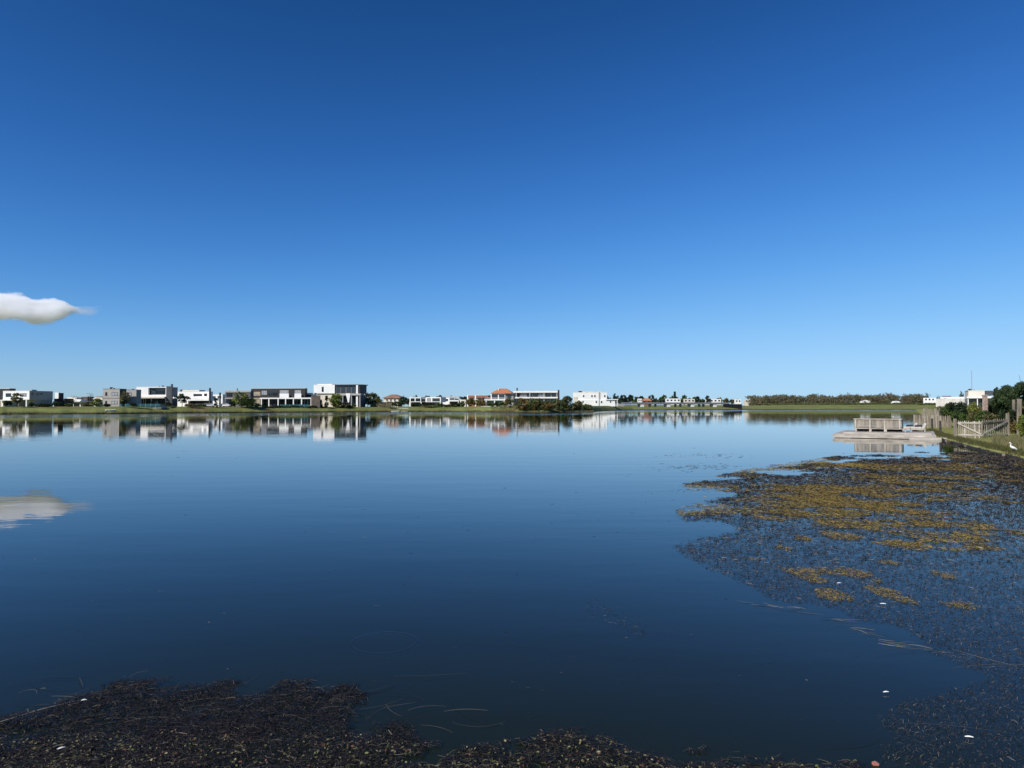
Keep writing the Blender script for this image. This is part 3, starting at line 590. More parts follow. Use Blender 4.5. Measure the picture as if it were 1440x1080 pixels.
for px, top, D, w_, c_, lb in ((586,566.5,378,18,DGREEN,'dark shrub beneath the floating upper floor'),(606,570,374,26,OLIVE+GREEN,'low mixed shrubs border below the white column'),(632,568.5,378,30,BLUEG+OLIVE,'grey-green shrub border before the thin roof slab'),(648,566,384,14,GREEN,'green shrub beside the cream block'),(663,560,376,16,AUTUMN,'tall autumn-coloured shrub before the brick house'),(677,560.5,372,18,AUTUMN,'russet shrub at the brick house corner'),(703,564.5,350,22,GREEN+DGREEN,'dark green shrub on the bank below the terracotta roof'),(716,560.5,348,16,AUTUMN+GREEN,'olive shrub right of the terracotta roofed house')):
    T('shrub', lb, px, top, D, w_, c_, n=420, tf=.02, trunk=False, cat='shrub')
for px, top, D, w_, c_, lb in ((735,560,326,24,AUTUMN,'brownish waterside thicket under the long white house'),(752,558.5,328,22,AUTUMN+GREEN,'tallest brown-green thicket under the long white house'),(770,564,330,22,AUTUMN,'low russet thicket at the tip of the point'),(786,562,345,20,OLIVE+GREEN,'green-brown thicket at the end chimney'),(797,556,352,18,AUTUMN+DGREEN,'dark autumn thicket beyond the end chimney'),(812,563.5,372,16,OLIVE,'fading brown thicket next to the bright white house'),(824,568.5,400,20,OLIVE+GREEN,'low scrub at the foot of the bright white house')):
    T('thicket', lb, px, top, D, w_, c_, off=3.0, n=900, tf=.0, trunk=False, cat='thicket', clumps=40)
T('white_flowering_shrub', 'round whitish shrub on the bank below the chimney', 716.5, 569, 332, 7, [(.5,.48,.42),(.4,.4,.33)], n=160, tf=.02, trunk=False, cat='shrub')
k = 0
for px in list(range(856, 1000, 6)):
    k += 1; top = 558.5+2.2*math.sin(px*1.7)+1.2*math.sin(px*.41)
    T('distant_tree', 'small dark tree in the line beyond the bridge', px+random.uniform(-2, 2), top, 880+random.uniform(-30, 60), random.uniform(7, 11), random.choice((DGREEN, BLUEG, GREEN)), n=130, lf=1.3, tf=.15, group='line of trees beyond the bridge')
for px, top in ((865,552.5),(874,554.5),(879,555.5)): T('distant_tree', 'taller dark tree behind the porch of the bright white house', px, top, 760, 6, BLUEG, n=200, tf=.1, lf=1.2, group='taller trees behind the bright white house')
T('distant_tree', 'tallest pointed tree standing above the far tree line', 949, 550, 870, 6.5, BLUEG, n=260, shape='cone', tf=.1, lf=1.2)
for px in (1004, 1012, 1021, 1029, 1038): T('distant_tree', 'small hazy tree between the bridge and the woodland', px, 560+random.uniform(-1, 2), 930, 9, random.choice((GREEN, OLIVE)), n=130, tf=.1, lf=1.3, group='hazy trees between bridge and woodland')
T('shrub', 'tan clump of scrub on the bank before the woodland', 1066, 567.5, 790, 10, BARE+OLIVE, n=240, tf=.0, trunk=False, cat='shrub'); T('shrub', 'second greener clump of scrub before the woodland', 1079, 567, 792, 11, OLIVE, n=240, tf=.0, trunk=False, cat='shrub')
def woodland():
    C, sizes = [], []; r = np.random.default_rng(77); Vs, Fs, Cs, n0 = [], [], [], 0
    for i in range(560):
        px = 1052+252*r.random(); D = 880+120*r.random(); top = 557.5-1.2*(px-1052)/250+1.3*r.normal()+1.2*math.sin(px*.13); p = at(px, 570, D); z = float(far_z(p.x, p.y)); hh = at(px, top, D).z-z; wd = 4.5+3*r.random()
        cl = [(p.x+r.normal()*wd*.25, p.y+r.normal()*wd*.25, z+hh*(.05+.93*r.random())) for _ in range(12)]
        pal = [(.20,.165,.10),(.15,.14,.08),(.22,.18,.11),(.12,.13,.065),(.17,.165,.085)]
        V, Fq, CC = leaves(cl, 110, (wd*.3, wd*.3, hh*.11), .75, [pal[r.integers(5)], pal[r.integers(5)]], 900+i)
        Vs.append(V); Fs.append(Fq+n0); Cs.append(CC); n0 += len(V)
    o = link('woodland', quads_mesh('woodland', np.concatenate(Vs), np.concatenate(Fs), np.concatenate(Cs)), LEAF); tag(o, 'long olive-brown band of woodland along the far shore', 'woodland', kind='stuff')
    Vs, Fs, Cs, n0 = [], [], [], 0
    for i in range(520):
        px = 1085+262*r.random(); D = (855 if px < 1290 else 825)+20*r.random(); p = at(px, 570, D); z = float(far_z(p.x, p.y)); cl = [(p.x+r.normal()*1.5, p.y+r.normal(), z+1.6*r.random()) for _ in range(4)]
        V, Fq, CC = leaves(cl, 40, (1.4, 1.2, .8), .6, [(.12,.15,.05),(.10,.13,.04),(.15,.16,.06)], 1900+i); Vs.append(V); Fs.append(Fq+n0); Cs.append(CC); n0 += len(V)
    o = link('undergrowth', quads_mesh('undergrowth', np.concatenate(Vs), np.concatenate(Fs), np.concatenate(Cs)), LEAF); tag(o, 'green undergrowth strip at the foot of the woodland', 'undergrowth', kind='stuff')
woodland()
def reeds(name, label, pxs, D, n, hgt, cols, seed, py=573, cat='reeds'):
    r = np.random.default_rng(seed); px = r.uniform(*pxs, n); d = r.uniform(*D, n); X = np.array([at(a, py, b).x for a, b in zip(px, d)]); Z = far_z(X, d)
    hh = hgt*(.6+.6*r.random(n)); wd = .05+.05*r.random(n); lean = r.normal(size=(n, 2))*.18*hh[:, None]; zero = np.maximum(Z, 0)-.05
    V = np.stack([np.stack([X-wd, d, zero], 1), np.stack([X+wd, d, zero], 1), np.stack([X+wd*.3+lean[:,0], d+lean[:,1], zero+hh], 1), np.stack([X-wd*.3+lean[:,0], d+lean[:,1], zero+hh], 1)], 1).reshape(-1, 3)
    c = np.array(cols)[r.integers(0, len(cols), n)]*(.7+.6*r.random((n, 1)))
    tag(link(name, quads_mesh(name, V, np.arange(n*4).reshape(-1, 4), np.repeat(c, 4, 0)), LEAF), label, cat, kind='stuff')
reeds('pampas_reeds', 'pale tan reeds standing at the water by the small landing', (521, 550), (366, 378), 1600, 2.0, [(.30,.25,.16),(.22,.19,.11),(.15,.14,.07)], 41)
reeds('bank_reeds', 'low brown reeds fringing the point below the white houses', (690, 835), (320, 345), 2200, .9, [(.13,.11,.05),(.10,.10,.04),(.17,.13,.06)], 42)
def lip_grass():
    r = np.random.default_rng(43); n = 22000; az = r.uniform(-.66, .56, n); R = Rs(az)+r.uniform(-.1, 2.5, n)+(fbm(az*260, az*0, 3.0, 21)-.5)*3.5; X, Y = R*np.sin(az), R*np.cos(az); wd = .03+.08*r.random(n); hh = .2+.4*r.random(n)**2
    z = np.full(n, .12)+.1*np.maximum(R-Rs(az), 0); V = np.stack([np.stack([X-wd, Y, z], 1), np.stack([X+wd, Y, z], 1), np.stack([X+wd*.5, Y, z+hh], 1), np.stack([X-wd*.5, Y, z+hh], 1)], 1).reshape(-1, 3)
    c = np.array([(.07,.06,.03),(.09,.10,.03),(.14,.12,.06)])[r.integers(0, 3, n)]
    tag(link('shore_grass', quads_mesh('shore_grass', V, np.arange(n*4).reshape(-1, 4), np.repeat(c, 4, 0)), LEAF), 'dark tufts of grass hanging over the far waterline', 'grass', kind='stuff')
lip_grass()

# ------------------------------------------------------------------ cars, boats and landing on the far bank
def car(label, px, D, rz, zoff=0):
    D = max(D, SD(px)+16); p = at(px, 570, D); root = empty('parked_car', (p.x, p.y, float(far_z(p.x, p.y))+zoff), rz); tag(root, label, 'car', 'cars parked by the far houses')
    B = MB(); B.prism([(-2.2,.35),(2.2,.35),(2.25,.75),(1.5,.95),(.75,1.45),(-1.0,1.48),(-1.9,1.0),(-2.25,.85)], -.85, .85); B.build('body', CARP, root)
    for y in (-.87, .85): B = MB(); B.prism([(1.2,.98),(.65,1.38),(-.95,1.40),(-1.6,1.0)], y, y+.02); B.build('side_window', GLASS, root)
    for x in (-1.4, 1.35):
        for y in (-.8, .8):
            B = MB(); B.tube([(x,y-.1,.32),(x,y+.1,.32)], [.32,.32], 14); wv = B.build('wheel', TYRE, root); B = MB(); B.tube([(x,y-.115,.32),(x,y+.115,.32)], [.18,.18], 10); B.build('rim', CARP, wv)
car('white parked car at the end of the brown terrace wall', 294, 300, .25); car('white parked car on the grass near the grey-green house', 317, 300, -.1)
def boat(label, px, py, D, L, rz, hull, z=None, tilt=0):
    p = at(px, py, D); root = empty('small_boat', (p.x, p.y, float(far_z(p.x, p.y))+.05 if z is None else z), rz); root.rotation_euler.x = tilt; tag(root, label, 'boat', 'small boats on the far shore')
    B = MB(); n = 9; rows = []
    for i in range(n):
        t = i/(n-1); wd = L*.19*(1-(max(0, t-.35)/.65)**2.2)+.01; zt = .55*L/4+.18*t*t; kz = .12*t**3
        rows.append([(L*(t-.5),-wd,zt),(L*(t-.5),-wd*.7,kz+.12),(L*(t-.5),0,kz),(L*(t-.5),wd*.7,kz+.12),(L*(t-.5),wd,zt),(L*(t-.5),wd*.8,zt-.05),(L*(t-.5),0,zt-.25),(L*(t-.5),-wd*.8,zt-.05)])
    B.v = [q for r_ in rows for q in r_]
    for i in range(n-1):
        for k_ in range(8): B.f.append((i*8+k_, i*8+(k_+1) % 8, (i+1)*8+(k_+1) % 8, (i+1)*8+k_))
    B.f += [tuple(range(8))[::-1], tuple((n-1)*8+i for i in range(8))]; B.build('hull', hull, root, True)
    MB().box(-L*.12, -L*.04, -L*.15, L*.15, .40*L/4, .45*L/4).build('thwart', WOODL, root)
    MB().box(-L*.53, -L*.49, -.12, .12, .1, .8*L/4).build('outboard', FRAME, root)
boat('white boat pulled up on the bank below the grey house', 155.5, 575, 251, 3.2, .35, HULL)
boat('white boat moored at the small landing by the reeds', 556, 578, 358, 4.0, .2, HULL, -.12); boat('dark open boat tied beside the white moored boat', 549, 578, 361, 3.6, 2.7, FRAME, -.1); boat('low pale boat lying at the outer end of the landing', 569, 578, 360, 3.6, .1, CONC, -.12)
p = at(562, 576, 366); d = tag(empty('landing', (p.x, p.y, .1)), 'small dark landing stage with pale retaining wall by the moored boats', 'landing')
MB().box(-5.5, 4, -2.2, 1.5, .25, .4).build('platform', WOODD, d); MB().box(-1.5, 4.2, 2.2, 2.6, -.2, 1.75).build('retaining_wall', CREAM, d)
for x in (-5, -2, 1, 3.6): MB().box(x-.09, x+.09, -2.15, -1.97, -.6, 1.1).build('post', WOODD, d)
MB().box(-5.2, -2.2, -1.2, 1.2, 2.0, 2.12).build('shelter_roof', FRAME, d)
for x in (-5, -2.4): MB().box(x-.06, x+.06, .9, 1.02, .4, 2.0).build('shelter_post', FRAME, d)

# ------------------------------------------------------------------ right bank: dock
def gz(x, y): return float(near_z(x, y)[0])
A0, B0 = Vector((23.35, 51.8)), Vector((27.45, 49.45)); dx = (B0-A0).normalized(); RZ = math.atan2(dx.y, dx.x)
dock = tag(empty('floating_dock', (A0.x, A0.y, 0), RZ), 'weathered grey wooden dock with a lower step reaching out from the bank', 'dock')
# local: x along the front edge, y away from the camera
for i in range(66): MB().box(.0 + i*.146, .0+i*.146+.138, .0, 9.6, .265, .30+.004*((i*7) % 3)).build('board', DECKM, dock) if i < 44 else None
MB().box(-.02, 6.45, -.06, -.002, .03, .262).build('fascia', WOODL, dock); MB().box(-.03, .02, 0, 9.6, .05, .262).build('fascia', WOOD, dock)
for y in (.4, 3.2, 6.2, 9.2):
    for x in (.35, 3.2, 6.1): MB().box(x-.1, x+.1, y-.1, y+.1, -.6, .262).build('pile', WOODD, dock)
MB().box(.6, 6.2, .62, 1.15, .305, .40).build('kerb_beam', WOODL, dock)
for k in range(5): MB().box(4.85, 7.5, -.62-.001+.11*k, -.62+.1+.11*k, .12, .16).build('step_board', DECKM, dock)
MB().box(4.83, 7.5, -.67, -.625, -.02, .15).build('step_fascia', WOODL, dock)
for x in (5, 7.3): MB().box(x-.07, x+.07, -.5, -.36, -.5, .118).build('pile', WOODD, dock)

# bench seen from behind: long slatted sofa
bx0 = at(1201, 608, 56.3); bx1 = at(1268, 608, 54.4)
bench = tag(empty('dock_sofa', (bx0.x, bx0.y, .31), math.atan2(bx1.y-bx0.y, bx1.x-bx0.x)), 'long weathered wooden sofa with plank back standing on the dock', 'sofa'); L = (bx1-bx0).length
Hs = at(1230, 588.2, 55.5).z-.31; zb = at(1230, 602, 55.5).z-.31
for s_ in range(3):
    x0, x1 = .12+(L-.24)*s_/3, .12+(L-.24)*(s_+1)/3
    for k in range(4):
        zz0 = zb+.02+(Hs-.12-zb)*k/4; MB().box(x0+.06, x1-.06, .03, .06, zz0, zz0+(Hs-.12-zb)/4-.018).build('back_plank', WOOD, bench)
for s_ in range(4): x = .12+(L-.24)*s_/3; MB().box(x-.055, x+.055, -.03, .09, 0 if s_ in (1, 2) else zb-.02, Hs-.1).build('back_post', WOODL, bench)
MB().box(-.02, L+.02, -.06, .22, Hs-.095, Hs-.03).build('top_rail', WOODL, bench); MB().box(-.02, L+.35, -.02, .10, zb-.07, zb-.015).build('bottom_rail', WOODL, bench)
for x in (-.02, L-.04): MB().box(x, x+.06, .10, .95, zb, Hs-.12).build('arm_panel', WOOD, bench)
MB().box(0, L, .12, 1.0, zb-.06, zb-.015).build('seat', WOOD, bench); MB().box(.05, L-.05, .93, .98, .02, zb-.07).build('under_seat_shade', WOODD, bench)  # dark board below the seat stands in for the shade under the sofa
for x in (.15, L*.36, L*.68, L+.25): MB().box(x-.05, x+.05, .0, .1, 0, zb-.07).build('leg', WOODL, bench)
for s_ in range(3): x0 = .1+(L-.2)*s_/3; MB().box(x0+.03, x0+(L-.2)/3-.03, .30, .95, zb-.01, zb+.12).build('cushion', CUSH, bench)
def lounge(px, D, rz, label):
    p = at(px, 607, D); o = tag(empty('lounge_chair', (p.x, p.y, .31), rz), label, 'lounge chair', 'lounge chairs beside the sofa')
    MB().box(0, 1.0, 0, .8, .14, .24).build('frame', WOODL, o); B = MB(); B.prism([(0,.25),(.72,.25),(.72,.38),(0,.36)], .04, .76); B.build('seat_cushion', CUSH, o)
    B = MB(); B.prism([(.72,.25),(.92,.25),(1.08,.66),(.96,.68)], .04, .76); B.build('back_cushion', CUSH, o); B = MB(); B.prism([(.30,.385),(.72,.40),(.80,.52),(.36,.50)], .1, .7); B.build('throw_pillow', DCUSH, o)
    for x in (.05, .95):
        for y in (.05, .75): MB().box(x-.035, x+.035, y-.035, y+.035, 0, .14).build('leg', WOODL, o)
lounge(1269, 56.8, RZ+.1, 'pale lounge chair with dark pillow next to the end of the sofa'); lounge(1281, 55.8, RZ+.1, 'pale lounge chair with dark pillow nearer the two mooring posts')
p = at(1236, 606.5, 56.6); o = tag(empty('coffee_table', (p.x, p.y, .31), RZ), 'low pale coffee table glimpsed under the plank sofa', 'table'); MB().box(0, 1.1, 0.9, 1.5, .28, .34).build('top', WFRAME, o)
for x in (.06, 1.04):
    for y in (.96, 1.44): MB().box(x-.04, x+.04, y-.04, y+.04, 0, .28).build('leg', WFRAME, o)
for px, D, t_, b_, lab in ((1311, 64.0, 588.8, 603, 'dark round mooring post in front of the stake fence'), (1322.4, 54.0, 592, 609, 'dark round mooring post on the lawn edge at the end of the dock')):
    p = at(px, b_, D); B = MB(); hh = at(px, t_, D).z; B.tube([(0,0,0),(0,0,hh-gz(p.x,p.y)+.3),(0,0,hh-gz(p.x,p.y)+.33)], [.085,.08,.05], 10)
    o = B.build('mooring_post', WOODD); o.location = (p.x, p.y, gz(p.x, p.y)-.3); tag(o, lab, 'post', 'mooring posts at the end of the dock')

# timber edging along the bank
def edging():
    root = tag(empty('bank_edging', (27.5, 44.2, 0)), 'rotten dark timber edging along the low grass bank', 'edging'); i = 0
    for a, b in zip(near[6:14], near[7:15]):
        L = np.hypot(*(b-a)); n = max(1, int(L/1.5)); t = (b-a)/L; nn = np.array([t[1], -t[0]])
        for k in range(n):
            i += 1
            if random.random() < .3: continue
            p0 = a+(b-a)*(k+.03)/n-nn*(.16+.05*random.random()); p1 = a+(b-a)*(k+.95)/n-nn*(.16+.05*random.random()); z = .0+.03*random.random()
            MB().bar((p0[0]-27.5, p0[1]-44.2, z), (p1[0]-27.5, p1[1]-44.2, z+random.uniform(-.02, .02)), .06, .17).build('plank', WOODD, root)
            q = p0-nn*.06; MB().box(q[0]-27.5-.04, q[0]-27.5+.04, q[1]-44.2-.04, q[1]-44.2+.04, -.5, .08+.10*random.random()).build('stake', WOOD if i % 4 == 0 else WOODD, root)
edging()

# picket gate of two leaves
def gate():
    a, m_, b = at(1347, 613.5, 47.0), at(1381.5, 614, 46.2), at(1416, 612, 47.4)
    for k, (p, q, lab, up) in enumerate(((a, m_, 'left leaf of the grey picket gate, brace falling towards the middle', 0), (m_, b, 'right leaf of the grey picket gate, brace rising to the tall post', 1))):
        d = q-p; L = math.hypot(d.x, d.y); z = gz(p.x, p.y)+.04; root = tag(empty('picket_gate', (p.x, p.y, z), math.atan2(d.y, d.x)), lab, 'gate', 'two leaves of the picket gate'); n = 12
        for i in range(n):
            x = .06+(L-.12)*i/(n-1); tilt = random.uniform(-.015, .015); hh = 1.13+random.uniform(-.035, .035)+(.0 if not up else .02+.10*i/n); B = MB()
            B.prism([(x-.038,0),(x+.038,0),(x+.038+tilt,hh-.06),(x+tilt,hh),(x-.038+tilt,hh-.06)], .0, .022); B.build('picket', WOOD if random.random() < .7 else WOODL, root)
        MB().box(.0, L-.02, -.045, -.002, .15, .24).build('rail', WOODL, root)
        MB().bar((0.0,-.025,.98 if not up else 1.02), (L*.96,-.025,.98 if not up else 1.10), .045, .09).build('rail', WOODL if not up else WOOD, root)
        e = ((.05,-.06,.94),(L-.06,-.06,.26)) if not up else ((.06,-.06,.26),(L-.05,-.06,1.04)); MB().bar(*e, .035, .09).build('brace', WOODL, root)
    for p, hh, lab in ((a, 1.30, 'shorter square gate post beside the lawn'), (b, 1.58, 'taller square gate post against the dry grass')):
        o = MB().box(-.07, .07, -.07, .07, -.3, hh).build('gate_post', WOOD); o.location = (p.x+(.12 if hh > 1.4 else -.12), p.y+.08, gz(p.x, p.y)); tag(o, lab, 'post', 'posts of the picket gate')
gate()
# stake fences
def stakes(label, px0, px1, D0, D1, top0, top1, n, jag, m_, thick=.40):
    a, b = at(px0, 600, D0), at(px1, 600, D1); z = .15; root = tag(empty('stake_fence', (a.x, a.y, z), math.atan2(b.y-a.y, b.x-a.x)), label, 'fence'); L = math.hypot(b.x-a.x, b.y-a.y)
    for i in range(n):
        t = (i+.5)/n; D = D0+(D1-D0)*t; hh = at(0, top0+(top1-top0)*t, D).z-z+random.uniform(-jag, jag*.6); r_ = L/n*thick*random.uniform(.75, 1.1); x = L*t; tx = random.uniform(-.04, .04)
        B = MB(); B.tube([(x,random.uniform(-.03,.03),-.4),(x+tx*.5,0,hh*.5),(x+tx,0,hh-.08),(x+tx,0,hh)], [r_, r_, r_*.9, r_*.25], 6); B.build('stake', m_ if random.random() < .6 else (WOOD, WOODL)[i % 2], root)
    MB().box(0, L, .05, .1, .3, .38).build('rail', WOOD, root)
stakes('near low fence of upright stakes running up from the water', 1284, 1338, 70.5, 68.0, 583.2, 584.5, 44, .10, WOOD, .47)
stakes('far taller fence of uneven pale sticks behind the low stake fence', 1296.5, 1332, 84, 80, 574.5, 575.5, 34, .30, WOOD, .30)

# plants on the near bank
def NT(name, label, px, D, base, top, wpx, cols, **k):
    p = at(px, 590, D); z = gz(p.x, p.y)-.05; hh = at(px, top, D).z-z; k['leaf'] = k.get('leaf', .11)*.62; k['n'] = int(k.get('n', 700)*5)
    return tree(name, label, p.x, p.y, z, hh, wpx*D/F, cols, **k)
NT('hedge', 'low hedge at the foot of the whitewashed garden wall', 1331, 140, 570, 568.4, 36, OLIVE+GREEN, n=500, tf=.0, trunk=False, cat='hedge', depth=3, clumps=50, leaf=.3)
NT('shrub', 'dark spiky shrub leaning over the end of the stake fences', 1338, 69.5, 596, 567, 26, DGREEN+GREEN, n=1100, tf=.0, trunk=False, cat='shrub', depth=2.2, leaf=.12, clumps=34)
NT('shrub', 'mid-green shrub behind the left gate post', 1353, 66, 596, 566, 26, GREEN+DGREEN, n=1200, tf=.0, trunk=False, cat='shrub', clumps=36)
NT('shrub', 'yellowish shrub beside the brick column', 1369, 64, 596, 567, 20, OLIVE+YGREEN, n=900, tf=.0, trunk=False, cat='shrub', clumps=30)
NT('hedge', 'tall dense green hedge behind the picket gate', 1378, 72, 596, 569, 64, GREEN+DGREEN+OLIVE, n=2600, tf=.0, trunk=False, cat='hedge', depth=2.0, clumps=90, leaf=.13, spread=.2)
NT('shrub', 'low leafy bed in front of the brick column', 1384, 60, 598, 578, 30, GREEN+OLIVE, n=1000, tf=.0, trunk=False, cat='shrub')
NT('shrub', 'leafy green shrub between brick column and grey timber column', 1398, 62, 596, 560, 22, GREEN+DGREEN, n=1200, tf=.0, trunk=False, cat='shrub', clumps=36)
NT('shrub', 'low dark shrub at the foot of the grey timber column', 1408, 56, 600, 582, 20, DGREEN+OLIVE, n=700, tf=.0, trunk=False, cat='shrub')
NT('broadleaf_tree', 'big dark green tree over the timber posts at the picture edge', 1441, 56, 600, 536.5, 76, [(.055,.085,.03),(.07,.11,.04),(.04,.065,.026)], n=9000, tf=.22, clumps=110, leaf=.10, spread=.20)
NT('broadleaf_tree', 'second dark tree crowding behind the big dark green one', 1468, 60, 600, 530, 60, DGREEN, n=2600, tf=.2, clumps=50, leaf=.1)
NT('shrub', 'dark brown tangled shrub under the big dark tree', 1430, 52, 605, 571, 34, OLIVE+DGREEN+AUTUMN, n=1600, tf=.0, trunk=False, cat='shrub', clumps=40)
NT('shrub', 'yellow-green bush beside the leaning timber posts', 1441, 46, 612, 583, 18, YGREEN, n=700, tf=.0, trunk=False, cat='shrub')
o = empty('bare_branch', tuple(at(1436, 545, 57))); tag(o, 'thin bare branch poking up above the big dark tree', 'branch')
B = MB(); B.tube([(.2,0,-1.0),(.05,0,0),(-.02,.05,.5),(-.10,.05,1.0)], [.03,.025,.018,.008], 5); B.tube([(.0,.03,.3),(.12,.02,.6)], [.012,.005], 4); B.build('stem', BARK, o)
# posts and columns
def column(px, D, top, wpx, m_, lab, name='timber_column', lean=0, cap=False):
    p = at(px, 590, D); z = gz(p.x, p.y); hh = at(px, top, D).z-z; r_ = wpx*D/F/2; o = tag(empty(name, (p.x, p.y, z)), lab, 'column'); B = MB()
    B.bar((0,0,-.3), (lean,0,hh), 2*r_, 2*r_); B.build('shaft', m_, o)
    if cap: MB().box(-r_*1.25+lean, r_*1.25+lean, -r_*1.25, r_*1.25, hh, hh+.08).build('cap', CONC, o)
PINK = mat('pink_brick', (.46,.33,.27), .9, .2, 6, .5)
column(1385.7, 61, 556.5, 4.6, PINK, 'pinkish brick column with pale cap beyond the picket gate', 'brick_column', cap=True); column(1409.3, 58, 549.5, 5.2, WOOD, 'tall grey timber column beside the big dark tree'); column(1426, 52, 562, 2.4, WOOD, 'thin timber post in front of the dark tangled shrub'); column(1432.5, 51, 561, 4, WOOD, 'stout leaning timber post in front of the dark tangled shrub', lean=.08)
# white house and garden wall on the right bank
h = House('white low house with slate roof box and dark veranda beyond the gate', 1384, 150, 28, 'bank_house', zf=near_z)
h.main(1362, 1385, None, 548.8, 557.6, CREAM); h.fb('slate_roof', 1385.2, 1397, 549.4, 556, SLATE, .3, 6); h.fb('veranda_roof', 1360, 1399, 557.6, 560, WHITE, -3, 6); h.box('ground_floor', h.U0, h.U1+2.2, 2.5, 9, -.5, h.zz(560), GREYW)
for l in (1363, 1367.5, 1372): h.win(l, l+3.6, 561, 565, v=2.5, n=1)
h.win(1376, 1383, 560.6, 566, v=2.5, n=1, name='glazed_door')
for px in (1361.5, 1374.6, 1398): h.fb('column', px-.6, px+.6, 560, None, WHITE, -2.8, .25)
h = House('long whitewashed garden wall running left from the white low house', 1362, 165, 28, 'garden_wall', 'wall', zf=near_z); h.fb('wall', 1316, 1362, 560.5, None, mat('aged_whitewash', (.62,.60,.55), .9, .12, .8), 0, .3)
for px in (1327, 1339, 1350): h.fb('wall_pier', px-.6, px+.6, 560, None, CREAM, -.1, .08)
h.fb('upper_strip', 1344, 1362, 558, 560.4, WHITE, .05, .2)
h = House('white gabled roof edge showing above the grey timber column', 1410, 120, 28, 'gable_house', zf=near_z)
B = MB(); q = [h.fu(1397), h.fu(1409), h.fu(1421)]; B.prism([(q[0],h.zz(559)),(q[1],h.zz(548)),(q[2],h.zz(544.5)),(q[2],h.zz(546)),(q[1],h.zz(550)),(q[0],h.zz(561))], -.4, .2); B.build('roof', WHITE, h.root)
h.fb('wall', 1400, 1421, 560, None, CREAM, .25, 4)
h = House('bright white low house far along the right bank', 1316, 850, 28, 'bank_house'); h.main(1298.5, 1316, 1317, 559.4, None, WHITE)
for l in (1301, 1306, 1311): h.win(l, l+2.5, 560.6, 563)
h = House('far white house with purple roof behind the garden wall', 1338, 850, 28, 'bank_house'); h.main(1322, 1345, 1346, 558.2, None, WHITE); h.fb('roof', 1325, 1338, 556.6, 558, mat('purple_roof', (.22,.15,.20), .8, .1), .3, 6); h.win(1326, 1331, 560, 563, n=2)
def shed(px0, px1, top, D, lab):
    a, b = at(px0, 566, D), at(px1, 566, D); z = float(far_z(a.x, a.y)); L = b.x-a.x; hh = at(px0, top, D).z-z; o = tag(empty('arched_shed', (a.x, a.y, z)), lab, 'shed', 'white sheds before the woodland')
    MB().prism([(0,-.3),(L,-.3),(L,hh*.7),(L*.85,hh*.92),(L*.6,hh),(L*.3,hh*.95),(0,hh*.55)], 0, 5).build('shell', WHITE, o); MB().box(L*.4, L*.6, -.05, -.01, 0, hh*.6).build('door', CONC, o)
shed(1210, 1224.5, 562.6, 880, 'small white arched shed in front of the far woodland'); shed(1255.5, 1266, 563.8, 880, 'lower white shed towards the right end of the woodland')
for px, top, D, w_, lab in ((1320,555.5,330,6,'small dark tree behind the bright white low house'),(1352,551.5,175,9,'low dark tree beside the white roof box')):
    NT('garden_tree', lab, px, D, 570, top, w_, BLUEG, n=300, leaf=.2, tf=.1)
NT('umbrella_pine', 'flat-topped dark pine behind the white roof box', 1366, 172, 570, 544.6, 13, BLUEG+DGREEN, n=420, leaf=.22, shape='umbrella', tf=.3); NT('umbrella_pine', 'flat-topped dark pine left of the grey timber column', 1402, 140, 570, 543.5, 9, BLUEG+DGREEN, n=360, leaf=.16, shape='umbrella', tf=.3)
def mast():
    p = at(1367, 560, 900); z = 4.0; hh = at(1367, 521, 900).z-z; o = tag(empty('radio_mast', (p.x, p.y, z)), 'thin lattice radio mast far away above the pine', 'mast'); B = MB(); r_ = .55; red = mat('mast_red', (.30,.20,.20), .7, .1)
    for k in range(3): a = k*2.094; MB().bar((r_*math.cos(a), r_*math.sin(a), 0), (r_*.6*math.cos(a), r_*.6*math.sin(a), hh), .07, .07).build('leg', red, o)
    n = 14
    for i in range(n):
        z0, z1 = hh*i/n, hh*(i+1)/n
        for k in range(3): a, b = k*2.094, (k+1)*2.094; B.bar((r_*.8*math.cos(a), r_*.8*math.sin(a), z0), (r_*.8*math.cos(b), r_*.8*math.sin(b), z1), .05, .05)
    B.build('lattice', red, o)
mast()
def grass(name, label, n, smin, smax, ylim, hgt, cols, seed, wd=.016, pxmin=None, dens=None, cat='grass'):
    r = np.random.default_rng(seed); Y = r.uniform(*ylim, n*3); X = np.interp(Y, near[4:16,1], near[4:16,0])+r.uniform(smin, smax, n*3); ok = (X/Y < 1.0)
    if pxmin: ok &= (720+F*X/Y > pxmin)
    if dens: ok &= fbm(X, Y, 1.5, seed) > dens
    s = near_s(X, Y); ok &= s > .05; X, Y, s = X[ok][:n], Y[ok][:n], s[ok][:n]; n = len(X); Z = np.interp(s, NS, NZ)-.03
    hh = hgt*(.5+r.random(n)); a = r.random(n)*6.283; lx, ly = np.cos(a)*hh*.35, np.sin(a)*hh*.35; w_ = wd*(.6+.8*r.random(n))
    V = np.stack([np.stack([X-w_, Y, Z], 1), np.stack([X+w_, Y, Z], 1), np.stack([X+w_*.2+lx, Y+ly, Z+hh], 1), np.stack([X-w_*.2+lx, Y+ly, Z+hh], 1)], 1).reshape(-1, 3)
    c = np.array(cols)[r.integers(0, len(cols), n)]*(.7+.6*r.random((n, 1)))
    tag(link(name, quads_mesh(name, V, np.arange(n*4).reshape(-1, 4), np.repeat(c, 4, 0)), LEAF), label, cat, kind='stuff')
grass('lawn_grass', 'short green grass of the lawn on the near bank', 95000, .05, 14, (24, 76), .07, [(.26,.28,.09),(.32,.30,.11),(.20,.24,.07),(.36,.31,.15)], 51)
